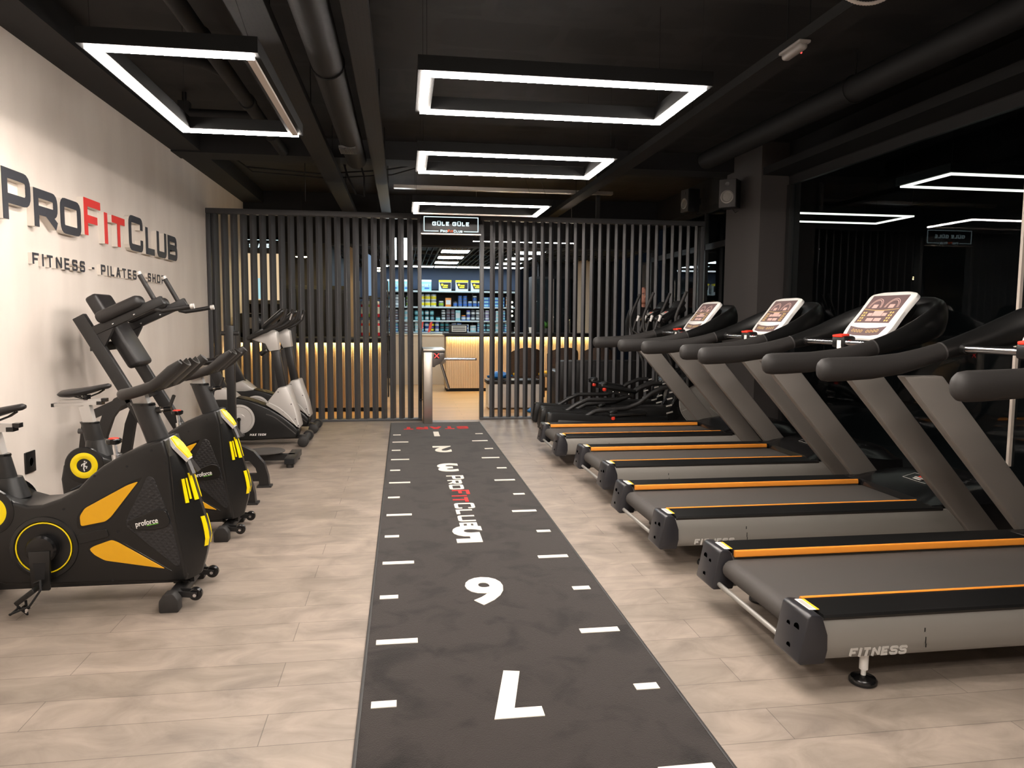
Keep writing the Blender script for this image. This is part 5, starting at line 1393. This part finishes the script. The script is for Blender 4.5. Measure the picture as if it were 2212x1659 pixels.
z0 = LV[3]
def topbox(x, w, col, lab):
    t = thing('shelf_carton', (x, 16.82, z0), lab, 'box', 'cartons on top of the shelves')
    MB().bb(-w/2, w/2, 0, .2, 0, .24, bev=.004).build('carton_body', PM['white'] if col == 'yellow' else PM['cyan'], t)
    if col == 'yellow':
        MB().bb(-w/2-.002, w/2+.002, -.003, .10, .20, .245).build('carton_flap', PM['yellow'], t, smooth=False)
        MB().prism([(-w/2+.01, .19), (w/2-.01, .19), (w/2-.01, .05), (-w/2+.06, .05)], 'y', -.004, 0).build('carton_panel', PM['black'], t, smooth=False)
        MB().cyl((-w*.24, -.008, .14), (-w*.24, -.004, .14), .028).bb(-w*.12, w*.22, -.007, -.004, .11, .14).bb(-w*.2, w*.2, -.007, -.004, .07, .10).build('carton_print', PM['yellow'], t, smooth=False)
    else:
        MB().bb(-w/2-.002, w/2+.002, -.003, .10, .20, .245).build('carton_flap', PM['white'], t, smooth=False)
        T = lambda u, v, k: (-w*.34+u, -.004-k, .09+v)
        mb = MB(); word(mb, 'WHEY', .06, .016, .003, T, gap=.14, wk=.8*w/.26); mb.build('carton_lettering', PM['white'], t, smooth=False)
        MB().bb(-w*.1, w*.3, -.005, 0, .04, .07).build('carton_print', PM['blue'], t, smooth=False)
for i, x in enumerate((-.20, .08, .52)): topbox(x, .26, 'cyan', 'pale blue whey carton on the top shelf, %s from the left' % ordinal(i))
for i, x in enumerate((.96, 1.34, 1.69)): topbox(x, .28, 'yellow', 'yellow and white carton on the top shelf, %s of three yellow ones' % ('left', 'middle', 'right')[i])
# drinks shelf behind the left slats
t = thing('drinks_rack', (-.74, 12.75, 0), 'black rack of bright drink bottles behind the left slats', 'shelf')
for z in (.75, 1.05, 1.37, 1.70): MB().bb(0, .50, 0, .3, z-.02, z).build('rack_shelf', M_BLACK, t, smooth=False)
for x in (0, .48): MB().bb(x, x+.02, 0, .3, 0, 1.98).build('rack_side', M_BLACK, t, smooth=False)
for lv, cols in ((1.37, ('red', 'green', 'red', 'red')), (1.05, ('red', 'orange', 'red', 'red')), (.75, ('white', 'black', 'white', 'maroon'))):
    for i, c in enumerate(cols):
        tub(-.66+.115*i, 12.85, lv, c, 'white' if c != 'white' else 'black', 'white', .046, .27, '%s drink bottle, %s shelf of the black rack, %s from left' % (c, {1.37: 'upper', 1.05: 'middle', .75: 'lower'}[lv], ordinal(i)), 'drink bottles on the black rack', 'bottle')
# glass fridge right of the shelves
t = thing('glass_fridge', (2.55, 14.45, 0), 'tall black glass fronted fridge behind the right slats', 'fridge')
MB().bb(0, .80, .05, .44, 0, 2.2, bev=.006).build('fridge_body', M_DEEP, t)
for x in (.01, .41):
    d_ = MB().bb(x, x+.38, .0, .045, .1, 2.15, bev=.004).build('fridge_door', M_GLASS, t)
    MB().bb(x+.0, x+.02, -.012, .0, .1, 2.15).build('door_edge', M_BRUSH, d_, smooth=False)
    MB().tube([(x+.34, -.004, .95), (x+.34, -.05, .97), (x+.34, -.05, 1.35), (x+.34, -.004, 1.37)], .01, n=8).build('door_handle', M_CHROME, d_)
t = thing('lit_letters_stand_in', (2.02, 13.75, 1.09), 'small column of yellow lights, in place of lit letters, on the right counter', 'light')  # glowing balls on a stand take the place of yellow lit letters
MB().cyl((0, 0, 0), (0, 0, .66), .006, n=8).lathe([(.05, 0), (.05, .012), (.01, .02)], (0, 0, 0), n=14).build('stand', M_BLACK, t)
q = MB()
for k in range(9): q.ball(((.018 if k % 2 else -.018), -.012, .28+k*.042), (.016, .012, .016), 8, 6)
q.build('glowing_balls', M_LEDY, t)
t = thing('green_plant', (2.72, 13.85, 1.09), 'small green plant in a pot on the right counter', 'plant')
MB().lathe([(.035, 0), (.05, .09), (.046, .09), (.03, .06)], (0, 0, 0), n=16).build('plant_pot', M_DGREY, t)
lf = MB()
for k in range(26):
    a = k*2.4; r = .02+.06*random.random(); z = .10+.16*random.random()
    lf.add([(0, 0, .07), (r*cos(a)-.02*sin(a), r*sin(a)+.02*cos(a), z*.8), (r*1.7*cos(a), r*1.7*sin(a), z), (r*cos(a)+.02*sin(a), r*sin(a)-.02*cos(a), z*.8)], [(0, 1, 2, 3)])
lf.build('leaves', mat('leaf_green', (76, 128, 52), .6), t)
for i, x in enumerate((2.12, 2.40)):
    t = thing('paper_cup', (x, 13.74, 1.09), 'white paper cup on the right counter, %s of two' % ('left' if i == 0 else 'right'), 'cup', 'paper cups on the counter')
    MB().lathe([(.028, 0), (.038, .10), (.041, .10), (.041, .108), (.036, .108), (.027, .006)], (0, 0, 0), n=16).build('cup', M_WHITE, t)

# ------------------------------------------------------------------ waiting corner behind the right slats
def wicker():
    m = bpy.data.materials.new('brown_wicker'); m.use_nodes = True
    nt = m.node_tree; b = nt.nodes['Principled BSDF']; L = nt.links
    tc = nt.nodes.new('ShaderNodeTexCoord')
    br = nt.nodes.new('ShaderNodeTexBrick'); br.inputs['Scale'].default_value = 1; br.inputs['Brick Width'].default_value = .03; br.inputs['Row Height'].default_value = .014; br.inputs['Mortar Size'].default_value = .003
    br.inputs['Color1'].default_value = rgb(92, 72, 60); br.inputs['Color2'].default_value = rgb(78, 60, 50); br.inputs['Mortar'].default_value = rgb(34, 26, 22)
    mp = nt.nodes.new('ShaderNodeMapping'); mp.inputs['Rotation'].default_value = (pi/2, 0, 0)
    L.new(tc.outputs['Object'], mp.inputs[0]); L.new(mp.outputs[0], br.inputs['Vector']); L.new(br.outputs['Color'], b.inputs['Base Color'])
    b.inputs['Roughness'].default_value = .6
    return m
M_WICK = wicker()
def wchair():
    t = thing('wicker_chair', (2.05, 12.3, 0), 'brown wicker chair with a yellow cushion behind the right slats, leftmost of three', 'chair', 'wicker chairs at the reception')
    secs = []
    for i in range(9):
        a = radians(-70+140*i/8); r = .28
        x, y = r*sin(a), -r*cos(a)
        top = .88-.05*(abs(i-4)/4)**2*2.2
        secs.append([(x*1.06, y*1.06, .40), (x*1.08, y*1.10, top), (x, y*1.02, top), (x*.97, y*.97, .40)])
    MB().loft(secs).build('backrest', M_WICK, t)
    MB().bb(-.25, .25, -.25, .25, .36, .41, bev=.01).build('seat', M_WICK, t)
    MB().bb(-.23, .23, -.22, .23, .41, .46, bev=.02).build('cushion', mat('yellow_cushion', (226, 180, 40), .8), t)
    for x in (-.22, .22):
        for y in (-.22, .22): MB().cyl((x, y, 0), (x, y, .37), .016).build('leg', M_WICK, t)
    return t
wc = wchair()
dup(wc, (2.68, 12.35, 0), 'brown wicker chair with a yellow cushion behind the right slats, middle of three', rz=radians(8))
dup(wc, (3.34, 12.4, 0), 'brown wicker chair with a yellow cushion behind the right slats, rightmost of three', rz=radians(-8))
t = thing('shoe_cover_bin', (1.62, 10.86, 0), 'white bin bench with a black lid behind the right slats', 'bin')
MB().bb(-.36, .42, 0, .34, .02, .38, bev=.008).build('bin_body', M_WHITE, t)
MB().bb(-.38, .44, -.02, .36, .38, .44, bev=.012).build('bin_lid', M_VINYL, t)
for x in (-.32, .38):
    for y in (.04, .30): MB().cyl((x, y, 0), (x, y, .022), .02).build('leg', M_BLACK, t)
def crumple(name, loc, d, label):
    mb = MB().ball((0, 0, d[2]), d, 20, 14)
    random.seed(len(label))
    o = thing(name, loc, label, 'bag', 'blue shoe covers')
    mb.map(lambda p: Vector((p.x*(1+.25*sin(p.z*60+p.y*40)), p.y*(1+.2*sin(p.x*55)), max(.002, p.z*(1+.22*sin(p.x*50+p.y*37))))))
    mb.build('blue_plastic', mat('blue_plastic', (30, 120, 200), .3), o, ang=70)
crumple('shoe_cover_pile', (1.45, 11.02, .44), (.17, .12, .055), 'heap of blue plastic shoe covers on the white bin')
crumple('shoe_cover', (1.83, 10.45, 0), (.06, .05, .03), 'single blue plastic shoe cover on the floor beside the partition')
t = thing('leather_sofa', (3.12, 10.62, 0), 'black leather sofa behind the right slats', 'sofa')
MB().bb(-.92, .92, -.28, -.08, .05, .76, bev=.05).build('backrest', M_VINYL, t)
MB().bb(-.74, .74, -.08, .46, .06, .30, bev=.02).build('sofa_base', M_VINYL, t)
for x in (-.37, .37): MB().bb(x-.36, x+.36, -.07, .47, .30, .44, bev=.04).build('seat_cushion', M_VINYL, t)
for x in (-.84, .84): MB().bb(x-.09, x+.09, -.09, .48, .05, .60, bev=.04).build('armrest', M_VINYL, t)
for x in (-.82, .82):
    for y in (-.2, .4): MB().cyl((x, y, 0), (x, y, .06), .02).build('leg', M_CHROME, t)
# ------------------------------------------------------------------ person behind the slats
P0 = (3.83, 11.45, 0)
pt = thing('person', P0, 'bald person in black clothes standing behind the right slats, facing the gym', 'person')
def skin(name, verts, edges, radii, m, parent, sub=2, root=0):
    me = bpy.data.meshes.new(name); me.from_pydata(verts, edges, []); o = bpy.data.objects.new(name, me); COL.objects.link(o)
    md = o.modifiers.new('s', 'SKIN'); md.use_smooth_shade = True
    for i, r in enumerate(radii):
        me.skin_vertices[0].data[i].radius = r if isinstance(r, tuple) else (r, r)
    me.skin_vertices[0].data[root].use_root = True
    o.modifiers.new('d', 'SUBSURF').levels = sub; o.modifiers['d'].render_levels = sub
    dg = bpy.context.evaluated_depsgraph_get(); dg.update()
    m2 = bpy.data.meshes.new_from_object(o.evaluated_get(dg))
    bpy.data.objects.remove(o); bpy.data.meshes.remove(me)
    m2.materials.clear(); m2.materials.append(m); m2.shade_smooth()
    n = bpy.data.objects.new(name, m2); COL.objects.link(n); n.parent = parent
    return n
M_SKIN = mat('skin', (222, 158, 138), .5, var=(6, .06)); M_CLOTH = mat('black_cloth', (24, 23, 25), .85)
vb = [(0, 0, .98), (0, 0, 1.18), (0, 0, 1.42), (0, 0, 1.55), (0, -.005, 1.63)]
eb = [(0, 1), (1, 2), (2, 3), (3, 4)]; rb_ = [(.16, .11), (.15, .10), (.19, .11), (.075, .07), (.055, .06)]
def add(vs, rs, frm):
    for v, r in zip(vs, rs):
        vb.append(v); rb_.append(r); eb.append((frm, len(vb)-1)); frm = len(vb)-1
    return frm
for s in (-1, 1):
    add([(s*.19, 0, 1.47), (s*.25, .02, 1.20), (s*.25, -.06, .98), (s*.24, -.10, .86)], [.062, .045, .036, .028], 2)
    add([(s*.10, 0, .92), (s*.11, -.01, .52), (s*.11, .01, .11), (s*.115, -.12, .045)], [.095, .065, .045, .04], 0)
body = skin('body', vb, eb, rb_, M_SKIN, pt)
def inflate(z0, z1, o_, nm, m):
    me = body.data; mb = MB(); keep = {}
    for p in me.polygons:
        if all(z0 <= me.vertices[i].co.z <= z1 for i in p.vertices):
            f = []
            for i in p.vertices:
                if i not in keep: keep[i] = len(mb.v); mb.v.append(tuple(me.vertices[i].co+me.vertices[i].normal*o_))
                f.append(keep[i])
            mb.f.append(tuple(f))
    return mb.build(nm, m, pt, ang=80)
inflate(.95, 1.575, .014, 'black_shirt', M_CLOTH)
inflate(.075, 1.0, .012, 'black_trousers', M_CLOTH)
inflate(-.1, .10, .012, 'black_shoes', mat('shoe_black', (20, 20, 20), .5))
hd = MB(); secs = []
for z, w, f, b in ((1.615, .055, -.075, .055), (1.64, .062, -.10, .07), (1.67, .068, -.108, .085), (1.70, .073, -.104, .098), (1.74, .077, -.103, .105), (1.78, .079, -.100, .106), (1.82, .074, -.088, .098), (1.85, .058, -.065, .078), (1.868, .032, -.035, .045), (1.873, .006, -.006, .01)):
    secs.append([(w*cos(2*pi*k/24), (f+b)/2+(b-f)/2*sin(2*pi*k/24), z) for k in range(24)])
hd.loft(secs)
hd.loft([[(-.008, -.098, 1.755), (.008, -.098, 1.755), (.008, -.104, 1.755), (-.008, -.104, 1.755)], [(-.017, -.10, 1.708), (.017, -.10, 1.708), (.012, -.128, 1.71), (-.012, -.128, 1.71)], [(-.014, -.10, 1.698), (.014, -.10, 1.698), (.008, -.112, 1.698), (-.008, -.112, 1.698)]])
for s in (-1, 1): hd.ball((s*.080, .012, 1.735), (.010, .020, .032), 10, 8)
h = hd.build('head', M_SKIN, pt, ang=80)
ey = MB()
for s in (-1, 1): ey.ball((s*.032, -.096, 1.752), (.013, .008, .007), 10, 8)
ey.build('eyes', M_WHITE, h)
ey = MB()
for s in (-1, 1): ey.ball((s*.032, -.103, 1.752), (.006, .003, .006), 10, 8).bar((s*.015, -.1, 1.775), (s*.05, -.092, 1.772), .008, .008)
ey.build('brows_and_pupils', mat('dark_brown', (52, 34, 28), .6), h)
MB().ball((0, -.103, 1.676), (.024, .007, .006), 12, 8).build('mouth', mat('lip', (176, 96, 90), .5), h)
hands = MB()
for s in (-1, 1):
    hx, hy, hz = s*.242, -.105, .85
    hands.ball((hx, hy-.01, hz-.045), (.016, .038, .05), 12, 8)
    for k in range(4):
        y_ = hy-.042+.022*k; L_ = (.062, .075, .078, .068)[k]
        hands.tube([(hx, y_, hz-.085), (hx-s*.006, y_, hz-.085-L_*.5), (hx-s*.022, y_, hz-.085-L_)], [.009, .0085, .006], n=8)
    hands.tube([(hx, hy-.04, hz-.02), (hx-s*.005, hy-.072, hz-.05), (hx-s*.012, hy-.078, hz-.085)], [.011, .0095, .007], n=8)
hands.build('hands', M_SKIN, pt, ang=80)
